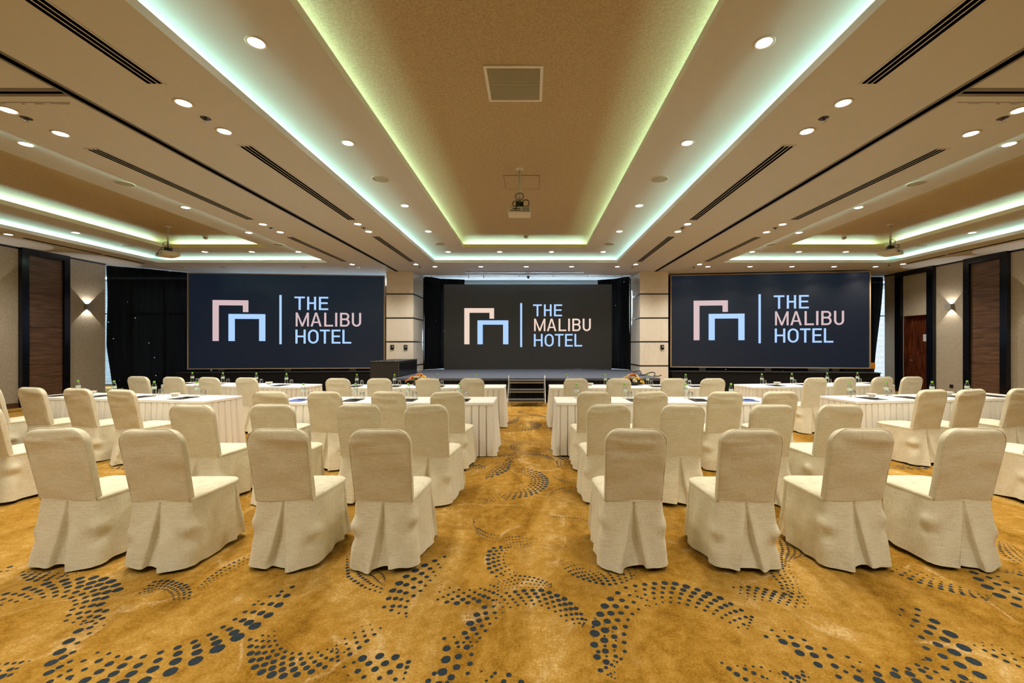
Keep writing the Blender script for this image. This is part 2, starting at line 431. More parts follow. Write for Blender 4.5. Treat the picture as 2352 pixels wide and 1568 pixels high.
ARCS = [
(0.026,4,[(-0.439,2.93),(-0.538,2.833),(-0.613,2.725),(-0.646,2.662),(-0.671,2.521),(-0.668,2.444),(-0.666,2.367)],[(-0.438,2.716),(-0.465,2.649),(-0.479,2.596),(-0.503,2.506),(-0.552,2.443),(-0.551,2.383),(-0.514,2.285)]),
(0.014,4,[(-1.13,2.93),(-1.07,2.796),(-1.006,2.674),(-0.942,2.624),(-0.844,2.551),(-0.741,2.509)],[(-0.895,2.814),(-0.857,2.751),(-0.798,2.707),(-0.755,2.636),(-0.742,2.616)]),
(0.011,3,[(-0.328,3.58),(-0.307,3.478),(-0.283,3.396),(-0.171,3.291),(-0.087,3.253)],[(-0.314,3.363),(-0.272,3.327),(-0.22,3.217),(-0.122,3.146),(-0.079,3.157)]),
(0.019,4,[(0.004,3.067),(-0.073,3.078),(-0.118,3.041),(-0.133,2.987),(-0.129,2.9),(-0.103,2.76),(-0.051,2.682)],[(0.035,3.078),(-0.001,3.045),(-0.017,2.971),(-0.023,2.9),(-0.01,2.824),(0.021,2.76),(0.081,2.716)]),
(0.009,5,[(-0.059,3.181),(-0.012,3.234),(0.051,3.229),(0.13,3.258)],[(-0.002,3.067),(0.071,3.056),(0.133,3.067),(0.197,3.1)]),
(0.019,5,[(-0.375,2.437),(-0.291,2.403),(-0.213,2.403),(-0.136,2.421),(-0.065,2.461),(-0.026,2.487)],[(-0.387,2.588),(-0.3,2.539),(-0.218,2.528),(-0.153,2.539),(-0.078,2.585),(-0.036,2.632)]),
(0.019,5,[(-0.026,2.487),(0.058,2.509),(0.145,2.528),(0.23,2.531),(0.305,2.494),(0.382,2.435),(0.436,2.346),(0.474,2.257)],[(-0.032,2.383),(0.04,2.357),(0.122,2.394),(0.177,2.399),(0.252,2.376),(0.315,2.325),(0.37,2.248),(0.447,2.201)]),
(0.011,4,[(-0.026,2.616),(0.037,2.649),(0.072,2.69),(0.134,2.682),(0.195,2.665),(0.3,2.6)],[(-0.002,2.546),(0.055,2.554),(0.113,2.561),(0.185,2.557),(0.23,2.554),(0.298,2.561)]),
(0.022,4,[(-0.049,2.43),(-0.107,2.346),(-0.144,2.26),(-0.159,2.204),(-0.172,2.149),(-0.198,2.084)],[(0.029,2.344),(-0.003,2.281),(-0.037,2.254),(-0.052,2.213),(-0.063,2.173),(-0.098,2.091)]),
(0.026,3,[(-0.268,2.114),(-0.231,2.015),(-0.23,1.959),(-0.231,1.892),(-0.283,1.847)],[(-0.119,2.061),(-0.115,2.032),(-0.111,1.957),(-0.114,1.884),(-0.112,1.832)]),
(0.027,4,[(0.76,2.557),(0.662,2.47),(0.584,2.357),(0.523,2.224),(0.505,2.146),(0.49,2.061),(0.493,1.977),(0.495,1.907)],[(0.862,2.396),(0.785,2.353),(0.719,2.287),(0.672,2.196),(0.657,2.149),(0.646,2.094),(0.628,1.992),(0.582,1.957)]),
(0.022,5,[(0.76,2.557),(0.871,2.589),(1.0,2.608),(1.072,2.604),(1.179,2.546),(1.24,2.501),(1.291,2.458),(1.333,2.394),(1.366,2.335),(1.393,2.281)],[(0.856,2.376),(0.947,2.414),(1.022,2.41),(1.074,2.39),(1.121,2.367),(1.188,2.312),(1.218,2.284),(1.247,2.239),(1.278,2.191),(1.319,2.186)]),
(0.014,6,[(0.4,2.772),(0.45,2.695),(0.519,2.641),(0.597,2.604),(0.672,2.589),(0.749,2.611),(0.819,2.654)],[(0.38,2.904),(0.466,2.852),(0.539,2.755),(0.616,2.725),(0.713,2.755),(0.824,2.842),(0.942,2.852)]),
(0.024,4,[(-0.703,2.006),(-0.643,1.978),(-0.568,1.994),(-0.522,1.996),(-0.479,1.989),(-0.405,1.957)],[(-0.691,1.888),(-0.617,1.864),(-0.586,1.876),(-0.536,1.873),(-0.444,1.843),(-0.397,1.86)]),
(0.014,4,[(-0.623,2.191),(-0.64,2.135),(-0.66,2.091),(-0.676,2.051),(-0.704,2.008)],[(-0.718,2.228),(-0.746,2.157),(-0.783,2.097),(-0.804,2.071),(-0.804,2.042)]),
(0.028,5,[(-3.031,2.423),(-3.009,2.473),(-2.965,2.521),(-2.917,2.569),(-2.865,2.605),(-2.809,2.632),(-2.697,2.665),(-2.636,2.665),(-2.514,2.637),(-2.393,2.566),(-2.349,2.524),(-2.276,2.399),(-2.177,2.269)],[(-2.925,2.344),(-2.885,2.383),(-2.855,2.406),(-2.809,2.433),(-2.727,2.461),(-2.679,2.473),(-2.624,2.47),(-2.56,2.458),(-2.495,2.423),(-2.461,2.396),(-2.424,2.344),(-2.36,2.251),(-2.242,2.222)]),
(0.018,4,[(-3.183,2.733),(-3.115,2.682),(-3.041,2.649),(-2.966,2.632),(-2.911,2.641),(-2.865,2.657)],[(-3.139,2.769),(-3.048,2.733),(-2.98,2.716),(-2.913,2.716),(-2.856,2.733),(-2.789,2.751)]),
(0.014,4,[(-2.191,2.501),(-2.208,2.582),(-2.209,2.628),(-2.123,2.629),(-1.986,2.582),(-1.906,2.524),(-1.849,2.444)],[(-2.14,2.494),(-2.141,2.539),(-2.108,2.546),(-2.058,2.536),(-1.987,2.494),(-1.929,2.437)]),
(0.011,3,[(-1.884,2.557),(-1.902,2.665),(-1.894,2.787),(-1.878,2.846),(-1.835,2.944)],[(-1.842,2.554),(-1.849,2.657),(-1.828,2.711),(-1.798,2.796),(-1.77,2.871)]),
(0.026,3,[(-1.968,1.843),(-2.075,1.929),(-2.117,1.999),(-2.147,2.059),(-2.176,2.114),(-2.204,2.177),(-2.232,2.245)],[(-1.891,1.855),(-1.992,1.94),(-2.077,2.035),(-2.114,2.091),(-2.132,2.142),(-2.093,2.177),(-2.111,2.213)]),
(0.031,4,[(-1.908,1.868),(-1.767,1.84),(-1.636,1.832),(-1.545,1.847),(-1.502,1.876),(-1.448,1.933),(-1.4,1.983),(-1.365,2.056),(-1.335,2.11),(-1.306,2.188),(-1.284,2.267),(-1.279,2.43),(-1.306,2.564)],[(-1.971,2.013),(-1.907,2.022),(-1.82,1.989),(-1.734,1.976),(-1.693,1.987),(-1.616,2.022),(-1.584,2.051),(-1.543,2.071),(-1.508,2.109),(-1.484,2.155),(-1.459,2.197),(-1.433,2.308),(-1.422,2.421)]),
(0.02,5,[(-1.255,2.107),(-1.197,2.022),(-1.131,1.94),(-1.057,1.894),(-0.971,1.873),(-0.882,1.884),(-0.802,1.909),(-0.742,1.966)],[(-1.17,2.166),(-1.123,2.097),(-1.083,2.056),(-1.015,2.015),(-0.934,2.008),(-0.874,2.015),(-0.841,2.027),(-0.799,2.066)]),
(0.02,3,[(-2.192,1.88),(-2.222,1.868),(-2.242,1.847)],[(-2.206,1.962),(-2.26,1.95),(-2.321,1.944)]),
(0.016,5,[(1.426,2.558),(1.528,2.564),(1.612,2.539),(1.701,2.494),(1.798,2.501)],[(1.448,2.437),(1.553,2.433),(1.618,2.406),(1.677,2.372),(1.775,2.363)]),
(0.012,4,[(1.767,2.787),(1.745,2.665),(1.746,2.597),(1.675,2.451)],[(1.967,2.881),(1.886,2.742),(1.853,2.608),(1.793,2.501)]),
(0.012,5,[(2.118,3.253),(2.013,3.023),(1.952,2.94),(1.859,2.769)],[(2.176,3.111),(2.193,3.023),(2.138,2.94),(1.989,2.9)]),
(0.03,4,[(2.368,2.346),(2.366,2.263),(2.359,2.184),(2.339,2.105),(2.312,2.029),(2.242,1.909),(2.196,1.864),(2.131,1.824)],[(2.23,2.344),(2.217,2.239),(2.204,2.182),(2.184,2.125),(2.134,2.043),(2.08,1.985),(2.027,1.922),(2.021,1.855)]),
(0.026,3,[(1.566,1.87),(1.63,1.864),(1.689,1.847),(1.793,1.847),(1.896,1.843),(1.974,1.868)],[(1.731,1.957),(1.776,1.934),(1.822,1.922),(1.864,1.909),(1.95,1.92),(2.046,1.971)]),
(0.025,4,[(1.384,2.128),(1.44,2.115),(1.464,2.049),(1.494,1.997),(1.525,1.934),(1.566,1.87)],[(1.471,2.199),(1.535,2.147),(1.569,2.074),(1.636,2.051),(1.695,1.987),(1.731,1.957)]),
(0.016,4,[(2.546,2.783),(2.579,2.721),(2.606,2.649),(2.642,2.589),(2.702,2.542),(2.759,2.501),(2.85,2.433)],[(2.73,2.787),(2.758,2.728),(2.743,2.649),(2.782,2.613),(2.823,2.577),(2.867,2.48),(2.924,2.473)]),
(0.03,3,[(3.151,2.796),(3.062,2.69),(3.031,2.636),(2.979,2.499),(2.975,2.43),(2.97,2.354),(2.963,2.293)],[(3.195,2.747),(3.199,2.665),(3.18,2.616),(3.18,2.569),(3.106,2.465),(3.12,2.423),(3.105,2.37)]),
(0.015,3,[(1.075,1.951),(1.099,1.907),(1.127,1.864),(1.168,1.832)],[(1.177,1.935),(1.249,1.925),(1.274,1.903),(1.308,1.888)]),
(0.018,3,[(1.308,1.888),(1.359,1.89),(1.391,1.888),(1.421,1.899)],[(1.297,1.832),(1.34,1.84),(1.391,1.847),(1.43,1.868)]),
(0.012,3,[(2.39,2.066),(2.405,2.027),(2.416,1.98),(2.445,1.94),(2.478,1.905)],[(2.452,2.086),(2.479,2.071),(2.494,2.046),(2.513,2.013),(2.555,1.957)]),
(0.012,4,[(3.745,3.157),(3.604,3.023),(3.553,2.95),(3.519,2.842)],[(3.796,3.134),(3.746,3.045),(3.728,3.002),(3.658,2.9)]),
(0.025,5,[(0.074,5.051),(0.169,4.984),(0.266,4.866),(0.34,4.674),(0.347,4.515),(0.319,4.376),(0.268,4.251),(0.225,4.195),(0.174,4.143),(0.116,4.101),(-0.004,4.036),(-0.071,4.013)],[(-0.052,5.071),(0.036,4.904),(0.09,4.83),(0.175,4.647),(0.178,4.548),(0.17,4.468),(0.124,4.376),(0.094,4.308),(0.061,4.245),(0.027,4.203),(-0.098,4.162),(-0.152,4.157)]),
(0.012,3,[(-0.33,4.023),(-0.275,3.998),(-0.214,3.998),(-0.134,4.0)],[(-0.322,4.074),(-0.259,4.064),(-0.211,4.109),(-0.151,4.149)]),
(0.028,4,[(-0.102,5.347),(-0.105,5.216),(-0.109,5.071),(-0.115,4.973),(-0.193,4.811),(-0.233,4.761),(-0.334,4.657)],[(-0.22,5.325),(-0.219,5.195),(-0.232,5.092),(-0.272,5.071),(-0.299,4.973),(-0.318,4.878),(-0.342,4.786)]),
(0.012,3,[(0.311,4.122),(0.389,4.217),(0.458,4.302),(0.548,4.346),(0.664,4.332)],[(0.346,4.018),(0.393,4.109),(0.48,4.176),(0.579,4.189),(0.661,4.217)]),
(0.012,3,[(0.405,4.786),(0.438,4.664),(0.518,4.554),(0.602,4.49),(0.658,4.468)],[(0.456,4.786),(0.518,4.715),(0.567,4.63),(0.63,4.613),(0.695,4.613)]),
(0.012,3,[(0.526,5.439),(0.497,5.347),(0.497,5.238),(0.525,5.051)],[(0.567,5.393),(0.617,5.303),(0.576,5.174),(0.553,5.031)]),
(0.009,1,[(0.346,3.623),(0.43,3.599),(0.514,3.593),(0.6,3.569),(0.641,3.535)],[(0.346,3.619),(0.43,3.595),(0.513,3.589),(0.599,3.565),(0.641,3.531)]),
]

# ------------------------------------------------------------------ the room
YB, YN = 17.0, -6.0                      # back and near ends
# floor with its woven dot pattern
def resample(poly, n):
    P = [Vector((x, y)) for x, y in poly]
    d = [0]
    for a, b in zip(P, P[1:]): d.append(d[-1] + (b - a).length)
    out = []
    for k in range(n):
        t = d[-1] * k / max(n - 1, 1)
        j = 0
        while j < len(d) - 2 and d[j+1] < t: j += 1
        u = (t - d[j]) / max(d[j+1] - d[j], 1e-6)
        out.append(P[j] + (P[j+1] - P[j]) * u)
    return out, d[-1]
rnd = random.Random(5)
tile = []
for r, rows, outer, inner in ARCS:
    _, L = resample(outer, 2)
    n = max(5, int(L / (r * 2.6)))
    O, _ = resample(outer, n); I, _ = resample(inner, n)
    for k in range(n):
        t = k / (n - 1)
        taper = 0.52 + 0.48 * sin(pi * t) ** 0.8
        for j in range(rows):
            u = j / max(rows - 1, 1)
            kk = min(n - 1.001, k + (0.5 if j % 2 else 0.0))
            i0 = int(kk); w = kk - i0; i1 = min(i0 + 1, n - 1)
            o = O[i0].lerp(O[i1], w); i_ = I[i0].lerp(I[i1], w)
            p = o.lerp(i_, u)
            rr = r * taper * (1.0 - 0.50 * u) * rnd.uniform(0.88, 1.08)
            tile.append((p.x, p.y, max(rr, 0.0045)))
seen = {}
def free(X, Y, r):
    c = (int(X // 0.1), int(Y // 0.1))
    for i in (-1, 0, 1):
        for j in (-1, 0, 1):
            for x, y, q in seen.get((c[0]+i, c[1]+j), ()):
                if (x-X)**2 + (y-Y)**2 < ((r+q)*0.94)**2: return False
    seen.setdefault(c, []).append((X, Y, r))
    return True
fl = MB()
gx = [-16.2, 16.2]; gy = [YN, YB + 0.4]
fl.add([(gx[0], gy[0], 0), (gx[1], gy[0], 0), (gx[1], gy[1], 0), (gx[0], gy[1], 0)], [(0, 1, 2, 3)])
PY, PX = 3.17, 6.5
for ix in (0, -1, 1):
    for iy in (0, 1, 2, 3, -1):
        for x, y, r in tile:
            X, Y = x + ix * PX, y + iy * PY
            if abs(X) > 12 or Y > 12 or Y < 0.5: continue
            if Y > 7.5 and abs(X) > 4.5 and r < 0.012: continue
            if not free(X, Y, r): continue
            nn = 9 if r > 0.012 else 7
            a0 = rnd.uniform(0, 1)
            fl.add([(X + r*cos(a0+2*pi*k/nn)*rnd.uniform(.93,1.07), Y + r*sin(a0+2*pi*k/nn)*rnd.uniform(.93,1.07), 0.0012) for k in range(nn)], [tuple(range(nn))], 1)
floor = struct('floor', fl, [M['carpet'], M['dots']])

# ceiling: three levels with cove lips
ce = MB()
holes0 = [(-10.42, -5.61), (-2.585, 2.585), (5.61, 10.42)]
holes1 = [(-9.24, -6.63), (-1.58, 1.58), (6.63, 9.24)]
F0, F1 = 11.76, 10.62
NE = -4.6; NE1 = -3.6
def sheet(z, xs, ys, skip, mi):
    for x0, x1 in zip(xs, xs[1:]):
        for y0, y1 in zip(ys, ys[1:]):
            if skip((x0+x1)/2, (y0+y1)/2): continue
            ce.add([(x0,y0,z),(x0,y1,z),(x1,y1,z),(x1,y0,z)], [(0,1,2,3)], mi)
sheet(H0, [-16.2,-10.42,-5.61,-3.6,-2.585,2.585,3.6,5.61,10.42,16.2], [YN, NE, F0, 13.95, YB+0.4],
      lambda x, y: (NE < y < F0 and any(a < x < b for a, b in holes0)) or (abs(x) < 3.6 and y > 13.95), 0)
for sx in (-1, 1):
    x0, x1 = sorted((sx*2.585, sx*3.6))
    pass
HA = 4.12
ce.add([(-3.6,13.95,HA),(-3.6,YB+.1,HA),(3.6,YB+.1,HA),(3.6,13.95,HA)], [(0,1,2,3)], 0)
ce.add([(-3.6,13.95,H0),(3.6,13.95,H0),(3.6,13.95,HA),(-3.6,13.95,HA)], [(0,1,2,3)], 0)
for sx in (-1, 1):
    ce.add([(sx*3.6,13.95,H0),(sx*3.6,YB+.1,H0),(sx*3.6,YB+.1,HA),(sx*3.6,13.95,HA)], [(0,1,2,3)], 0)
def lip(x0, x1, y0, y1, z, h, cav, ztop, mi):
    t = 0.02
    # upstand seen from inside, its top, its back, the cavity floor and outer wall
    def ring(e, zz): return [(x0-e,y0-e,zz),(x1+e,y0-e,zz),(x1+e,y1+e,zz),(x0-e,y1+e,zz)]
    R = [ring(0,z), ring(0,z+h), ring(t,z+h), ring(t,z+0.004), ring(cav,z+0.004), ring(cav,ztop)]
    for a, (A, B) in enumerate(zip(R, R[1:])):
        for k in range(4):
            k2 = (k+1) % 4
            ce.add([A[k], A[k2], B[k2], B[k]], [(0,1,2,3)], 3 if (z == H1 and k == 2) else mi)
CAV = 0.40
for (a, b), (c_, d_) in zip(holes0, holes1):
    lip(a, b, NE, F0, H0, 0.075, CAV, H1, 1)
    xs = [a-CAV, c_, d_, b+CAV]; ys = [NE-CAV, NE1, F1, F0+CAV]
    sheet(H1, xs, ys, lambda x, y: c_ < x < d_ and NE1 < y < F1, 0)
    lip(c_, d_, NE1, F1, H1, 0.085, CAV, H2, 1)
    sheet(H2, [c_-CAV, d_+CAV], [NE1-CAV, F1+CAV], lambda x, y: False, 2)
ceiling = struct('ceiling', ce, [M['white'], M['lip'], M['gold'], M['goldlip']])

# light tapes lying in the coves
def cove_lights(x0, x1, y0, y1, z, wl, nm):
    e = 0.10; zz = z + 0.03
    L = y1 - y0; W = x1 - x0
    k = wl
    def mk(loc, rot, length):
        area(nm, loc, rot, length, 0.03, k * length, MINT)
    up = 0.9
    # area lights shine along local -Z; tilt them up and towards the opening
    mk((x0-e, (y0+y1)/2, zz), (pi, 0, 0), L)
    bpy.context.view_layer.update()
def place_tape(nm, a, b, z, inward, watts, e=0.33):
    a = Vector(a); b = Vector(b); mid = (a + b) / 2 - Vector(inward) * e
    d = bpy.data.lights.new(nm, 'AREA'); d.shape = 'RECTANGLE'
    L = (b - a).length
    d.size = L; d.size_y = 0.04; d.energy = watts * L; d.color = MINT
    o = bpy.data.objects.new(nm, d); COL.objects.link(o)
    X = (b - a).normalized()
    Zd = -(Vector(inward) * 0.35 + Vector((0, 0, 1))).normalized()   # local +Z is opposite to the beam
    Y = Zd.cross(X)
    mt = Matrix((X, Y, Zd)).transposed().to_4x4()
    mt.translation = Vector((mid.x, mid.y, z))
    o.matrix_world = mt
W0, W1 = 10 * COVE_W, 8.5 * COVE_W
for (a, b), (c_, d_) in zip(holes0, holes1):
    for (x0, x1, y0, y1, z, w) in ((a, b, NE, F0, H0 + 0.03, W0), (c_, d_, NE1, F1, H1 + 0.03, W1)):
        place_tape('cove_tape', (x0, y0, z), (x0, y1, z), z, (1, 0, 0), w)
        place_tape('cove_tape', (x1, y0, z), (x1, y1, z), z, (-1, 0, 0), w)
        place_tape('cove_tape', (x0, y1, z), (x1, y1, z), z, (0, -1, 0), w)
        place_tape('cove_tape', (x0, y0, z), (x1, y0, z), z, (0, 1, 0), w)

# walls
WL, WR = -12.12, 12.08
EL, ER = 11.92, 13.96
w = MB(); w.box(WL-0.2, WL, YN, EL, 0, H0); struct('wall_left', w, M['paper'])
w = MB()
DY0, DY1 = 12.40, 13.24                  # door opening in the right wall
w.box(WR, WR+0.2, YN, DY0, 0, H0); w.box(WR, WR+0.2, DY1, ER, 0, H0); w.box(WR, WR+0.2, DY0, DY1, 2.42, H0)
struct('wall_right', w, M['paper'])
w = MB(); w.box(-16.2, 16.2, YN-0.2, YN, 0, H0); struct('wall_near', w, M['paper'])
w = MB()
w.box(-16.2, WL-0.2, EL-0.2, EL, 0, H0); w.box(-16.4, -16.2, EL-0.2, YB, 0, H0)
w.box(WR+0.2, 16.2, ER-0.6, ER-0.4, 0, H0); w.box(16.2, 16.4, ER-0.6, YB, 0, H0)
w.box(-12.2, -3.8, 15.2, 15.4, 0, 3.2); w.box(3.8, 11.6, 15.2, 15.4, 0, H0)
w.box(-3.8, 3.8, YB-0.1, YB+0.1, 3.78, 4.15)
w.box(-3.8, 3.8, YB-0.1, YB+0.1, 0, 0.7)
struct('wall_back', w, M['white'])
for nm, xa in (('wall_stage_left', -3.8), ('wall_stage_right', 3.6)):
    w = MB(); w.box(xa, xa+0.2, 14.45, YB, 0, H0); struct(nm, w, M['black'])

# windows with blinds: frame, glass, slats
def window(name, x0, x1, y, z0, z1, vstep):
    r = MB()
    r.box(x0, x1, y, y+0.06, z0-0.05, z0); r.box(x0, x1, y, y+0.06, z1, z1+0.05)
    x = x0
    while x <= x1 + 1e-3:
        r.box(x-0.025, x+0.025, y, y+0.06, z0, z1); x += vstep
    r.box(x0, x1, y, y+0.06, 2.55, 2.60)
    fr = struct(name, r, M['gray'])
    p = MB(); p.box(x0, x1, y+0.028, y+0.034, z0, z1); p.build('pane', M['glass'], fr)
    return fr
def blind(label, x0, x1, y, z0, z1):
    t = thing('venetian_blind', label, 'blind', ((x0+x1)/2, y, z1))
    b_ = MB(); h = (x1-x0)/2
    z = -0.06
    while z > z0 - z1:
        b_.add([(-h, -0.012, z-0.011), (h, -0.012, z-0.011), (h, 0.012, z+0.011), (-h, 0.012, z+0.011)], [(0,1,2,3)])
        z -= 0.052
    b_.build('slats', M['blinds'], t)
    hd = MB(); hd.box(-h, h, -0.02, 0.02, -0.04, 0); hd.build('head_rail', M['blinds'], t)
window('window_1', -16.0, -11.4, 14.3, 0.15, 3.7, 1.15)
window('window_2', 11.7, 16.0, 15.3, 0.15, 3.7, 1.1)
window('window_3', -3.55, 3.55, 16.9, 0.75, 3.72, 1.18)
blind('pale venetian blind glowing beside the left star curtain', -16.0, -11.4, 14.15, 0.2, 3.74)
blind('pale venetian blind glowing beside the right wall and screen', 11.7, 16.0, 15.15, 0.2, 3.74)
blind('pale venetian blind behind the stage screen', -3.5, 3.5, 16.7, 0.75, 3.76)

# wall dressing, left wall: x = WL, frames protrude into the room
n_trim = [0]
def trim(mb, mat):
    n_trim[0] += 1
    return struct('trim_%d' % n_trim[0], mb, mat)
def black_frame(side, y0, y1, i0, i1, ztop, zin, depth=0.10):
    """tall black frame between y0..y1 with an inner opening i0..i1"""
    X0, X1 = (WL, WL+depth) if side < 0 else (WR-depth, WR)
    f = MB()
    f.box(X0, X1, y0, i0, 0, ztop); f.box(X0, X1, i1, y1, 0, ztop)
    f.box(X0, X1, i0, i1, zin, ztop)
    trim(f, M['blackwood'])
def wood_panel(side, y0, y1, z1, label):
    t = thing('wood_panel', label, 'wall panel', (WL if side < 0 else WR, (y0+y1)/2, 0), 0, 'walnut wall panels')
    sg = 1 if side < 0 else -1
    h = (y1-y0)/2
    p = MB(); zs = [0.0, 1.02, 1.95, 2.78, z1]
    for a, b_ in zip(zs, zs[1:]):
        xa, xb = sorted((0.002*sg, 0.035*sg))
        p.box(xa, xb, -h, h, a+0.004, b_-0.004)
    p.build('panel_boards', M['walnut'], t)
black_frame(-1, 9.90, 10.93, 10.04, 10.80, H0, 3.69)
wood_panel(-1, 10.04, 10.80, 3.69, 'tall walnut panel with level grain in the black frame on the left wall')
black_frame(1, 10.28, 11.33, 10.44, 11.18, H0, 3.69)
wood_panel(1, 10.44, 11.18, 3.69, 'tall walnut panel in the black frame on the right wall, beside the door bay')
black_frame(1, 12.18, 13.46, 12.38, 13.26, H0, 3.69)
black_frame(-1, 5.9, 6.93, 6.04, 6.80, H0, 3.69)
black_frame(1, 6.28, 7.33, 6.44, 7.18, H0, 3.69)
for s_, X0, X1, e in ((-1, WL, WL+0.02, EL), (1, WR-0.02, WR, ER)):
    c_ = MB(); c_.box(X0, X1, YN, e, H0-0.045, H0); trim(c_, M['blackwood'])
b_ = MB(); b_.box(WL, WL+0.02, 6.93, 9.90, 0, 0.12); b_.box(WL, WL+0.02, 10.93, EL, 0, 0.12); struct('baseboard_left', b_, M['brownwood'])
b_ = MB(); b_.box(WR-0.02, WR, 7.33, 10.28, 0, 0.12); b_.box(WR-0.02, WR, 11.33, 12.18, 0, 0.12); struct('baseboard_right', b_, M['brownwood'])
# door in the right wall
d = MB(); d.box(WR+0.14, WR+0.19, DY0, DY1, 0, 2.40)
door = struct('door_1', d, M['doorwood'])
j = MB(); j.box(WR+0.0, WR+0.14, DY1-0.02, DY1, 0, 2.42); j.box(WR+0.0, WR+0.14, DY0, DY0+0.02, 0, 2.42); j.box(WR, WR+0.14, DY0, DY1, 2.40, 2.42)
j.build('door_jamb', M['doorwood'], door)
kn = MB(); kn.tube([(WR+0.14, 13.12, 1.02), (WR+0.08, 13.12, 1.02), (WR+0.08, 13.02, 1.02)], 0.01); kn.build('door_handle', M['alu'], door)
t = thing('paper_notice', 'white paper notice taped to the mahogany door on the right', 'notice', (WR+0.138, 12.58, 1.72))
p = MB(); p.box(-0.002, 0.0, -0.15, 0.15, -0.105, 0.105); p.build('sheet', M['signpaper'], t)
p = MB()
rr = random.Random(3); y = 0.085
while y > -0.07:
    wd = rr.uniform(0.006, 0.014); p.box(-0.003, -0.002, y-wd, y, 0.022, 0.035 if rr.random() < .7 else 0.041); y -= wd + 0.005
p.build('print', M['ink'], t)
# socket
t = thing('wall_socket', 'black wall socket low on the right wall under the lit sconce', 'socket', (WR-0.001, 11.73, 0.33))
p = MB(); p.bevbox(-0.012, 0, -0.05, 0.05, -0.05, 0.05, 0.003); p.build('faceplate', M['blackmatt'], t)
for dy in (-0.02, 0.02):
    p = MB(); p.box(-0.014, -0.012, dy-0.012, dy+0.012, -0.015, 0.015); p.build('outlet', M['hole'], t)

# wall sconces
def sconce(x, y, z, sg, label):
    t = thing('wall_sconce', label, 'wall light', (x, y, z), 0, 'up and down sconces')
    # open shell: front, two sides and back
    b_ = MB(); D = 0.115; W = 0.085; Hh = 0.075; k = 0.008
    def bx(x0, x1, y0, y1):
        xa, xb = sorted((x0*sg, x1*sg)); b_.box(xa, xb, y0, y1, -Hh, Hh)
    bx(D-k, D, -W, W); bx(0, D-k, -W, -W+k); bx(0, D-k, W-k, W); bx(0, k, -W+k, W-k)
    b_.build('housing', M['sconce'], t)
    l = MB(); xa, xb = sorted((0.03*sg, 0.085*sg)); l.box(xa, xb, -0.03, 0.03, -0.006, 0.006); l.build('lamp', M['sconcelamp'], t)
    for s2 in (1, -1):
        ld = bpy.data.lights.new('sconce_beam', 'SPOT'); ld.energy = 20; ld.color = WARM
        ld.spot_size = math.radians(80); ld.spot_blend = 0.06; ld.shadow_soft_size = 0.004
        lo = bpy.data.objects.new('sconce_beam', ld); COL.objects.link(lo); lo.parent = t
        lo.location = (0.06*sg, 0, 0.010*s2); lo.rotation_euler = (0 if s2 < 0 else pi, 0, 0)
sconce(WL, 11.43, 2.55, 1, 'small steel sconce lit up and down on the left wall beside the star curtain')
sconce(WR, 11.73, 2.58, -1, 'small steel sconce lit up and down on the right wall beside the door')
sconce(WL, 9.2, 2.55, 1, 'sconce at the left edge of the photo')
sconce(WR, 9.72, 2.58, -1, 'sconce at the right edge of the photo')

# marble columns
def column(x0, x1, label, sw, sockets):
    y0, y1 = 13.23, 14.45
    t = thing('marble_column', label, 'column', ((x0+x1)/2, (y0+y1)/2, 0))
    hx, hy = (x1-x0)/2, (y1-y0)/2
    bands = [0.83, 1.60, 2.36, 3.13]
    zs = [0] + bands + [H0]
    for a, b_ in zip(zs, zs[1:]):
        za = a + (0.022 if a else 0); zb = b_ - (0.022 if b_ < H0 else 0)
        p = MB(); p.bevbox(-hx, hx, -hy, hy, za, zb, 0.004); p.build('marble_slab', M['marble'], t)
    for zb in bands:
        p = MB(); p.box(-hx+0.001, hx-0.001, -hy+0.001, hy-0.001, zb-0.0215, zb+0.0215); p.build('dark_band', M['darkband'], t)
    for sx, lb in sw:
        c = thing('wall_control', lb, 'switch', (sx, y0, 1.43))
        p = MB(); p.bevbox(-0.055, 0.055, -0.03, 0, -0.075, 0.075, 0.006); p.build('housing', M['blackmatt'], c)
        p = MB(); p.box(-0.002, 0.028, -0.032, -0.03, 0.0, 0.03); p.build('display', M['whiteplastic'], c)
        p = MB(); p.cyl((0, 0, 0), 0.022, 0.02, 12); o = p.build('knob', M['blackgloss'], c); o.location = (0.0, -0.03, -0.04); o.rotation_euler = (pi/2, 0, 0)
column(-4.485, -3.62, 'cream marble column with dark bands left of the stage',
       [(-4.29, 'left of the two black controls on the left marble column'), (-3.86, 'right of the two black controls on the left marble column')], 0)
column(3.63, 4.54, 'cream marble column with dark bands right of the stage',
       [(4.34, 'single black control on the right marble column')], 0)

# alcove fittings above the stage
t = thing('ceiling_rail', 'thin metal rail on the ceiling in front of the stage screen', 'rail', (0, 13.92, H0))
p = MB(); p.box(-3.6, 3.6, -0.015, 0.015, -0.045, -0.03); p.build('rail_bar', M['gray'], t)
for x in (-1.95, -1.45, -0.25, 0.9, 2.05, -3.2, 3.2):
    p = MB(); p.box(x-0.012, x+0.012, -0.012, 0.012, -0.09 if x < -1 and x > -3 else -0.03, 0); p.build('bracket', M['gray'], t)
t = thing('screen_slot', 'long dark recessed slot in the ceiling before the stage', 'ceiling slot', (-0.06, 13.3, H0))
p = MB(); p.box(-1.9, 1.9, -0.05, 0.05, -0.012, 0); p.build('slot_plate', M['trackdark'], t)
t = thing('dome_camera', 'small dark dome camera above the stage screen', 'camera', (0.05, 14.07, H0))
p = MB(); p.lathe([(0.06, 0), (0.06, -0.02), (0.05, -0.05), (0.03, -0.075), (0, -0.085)], n=16); p.build('dome', M['blackgloss'], t)

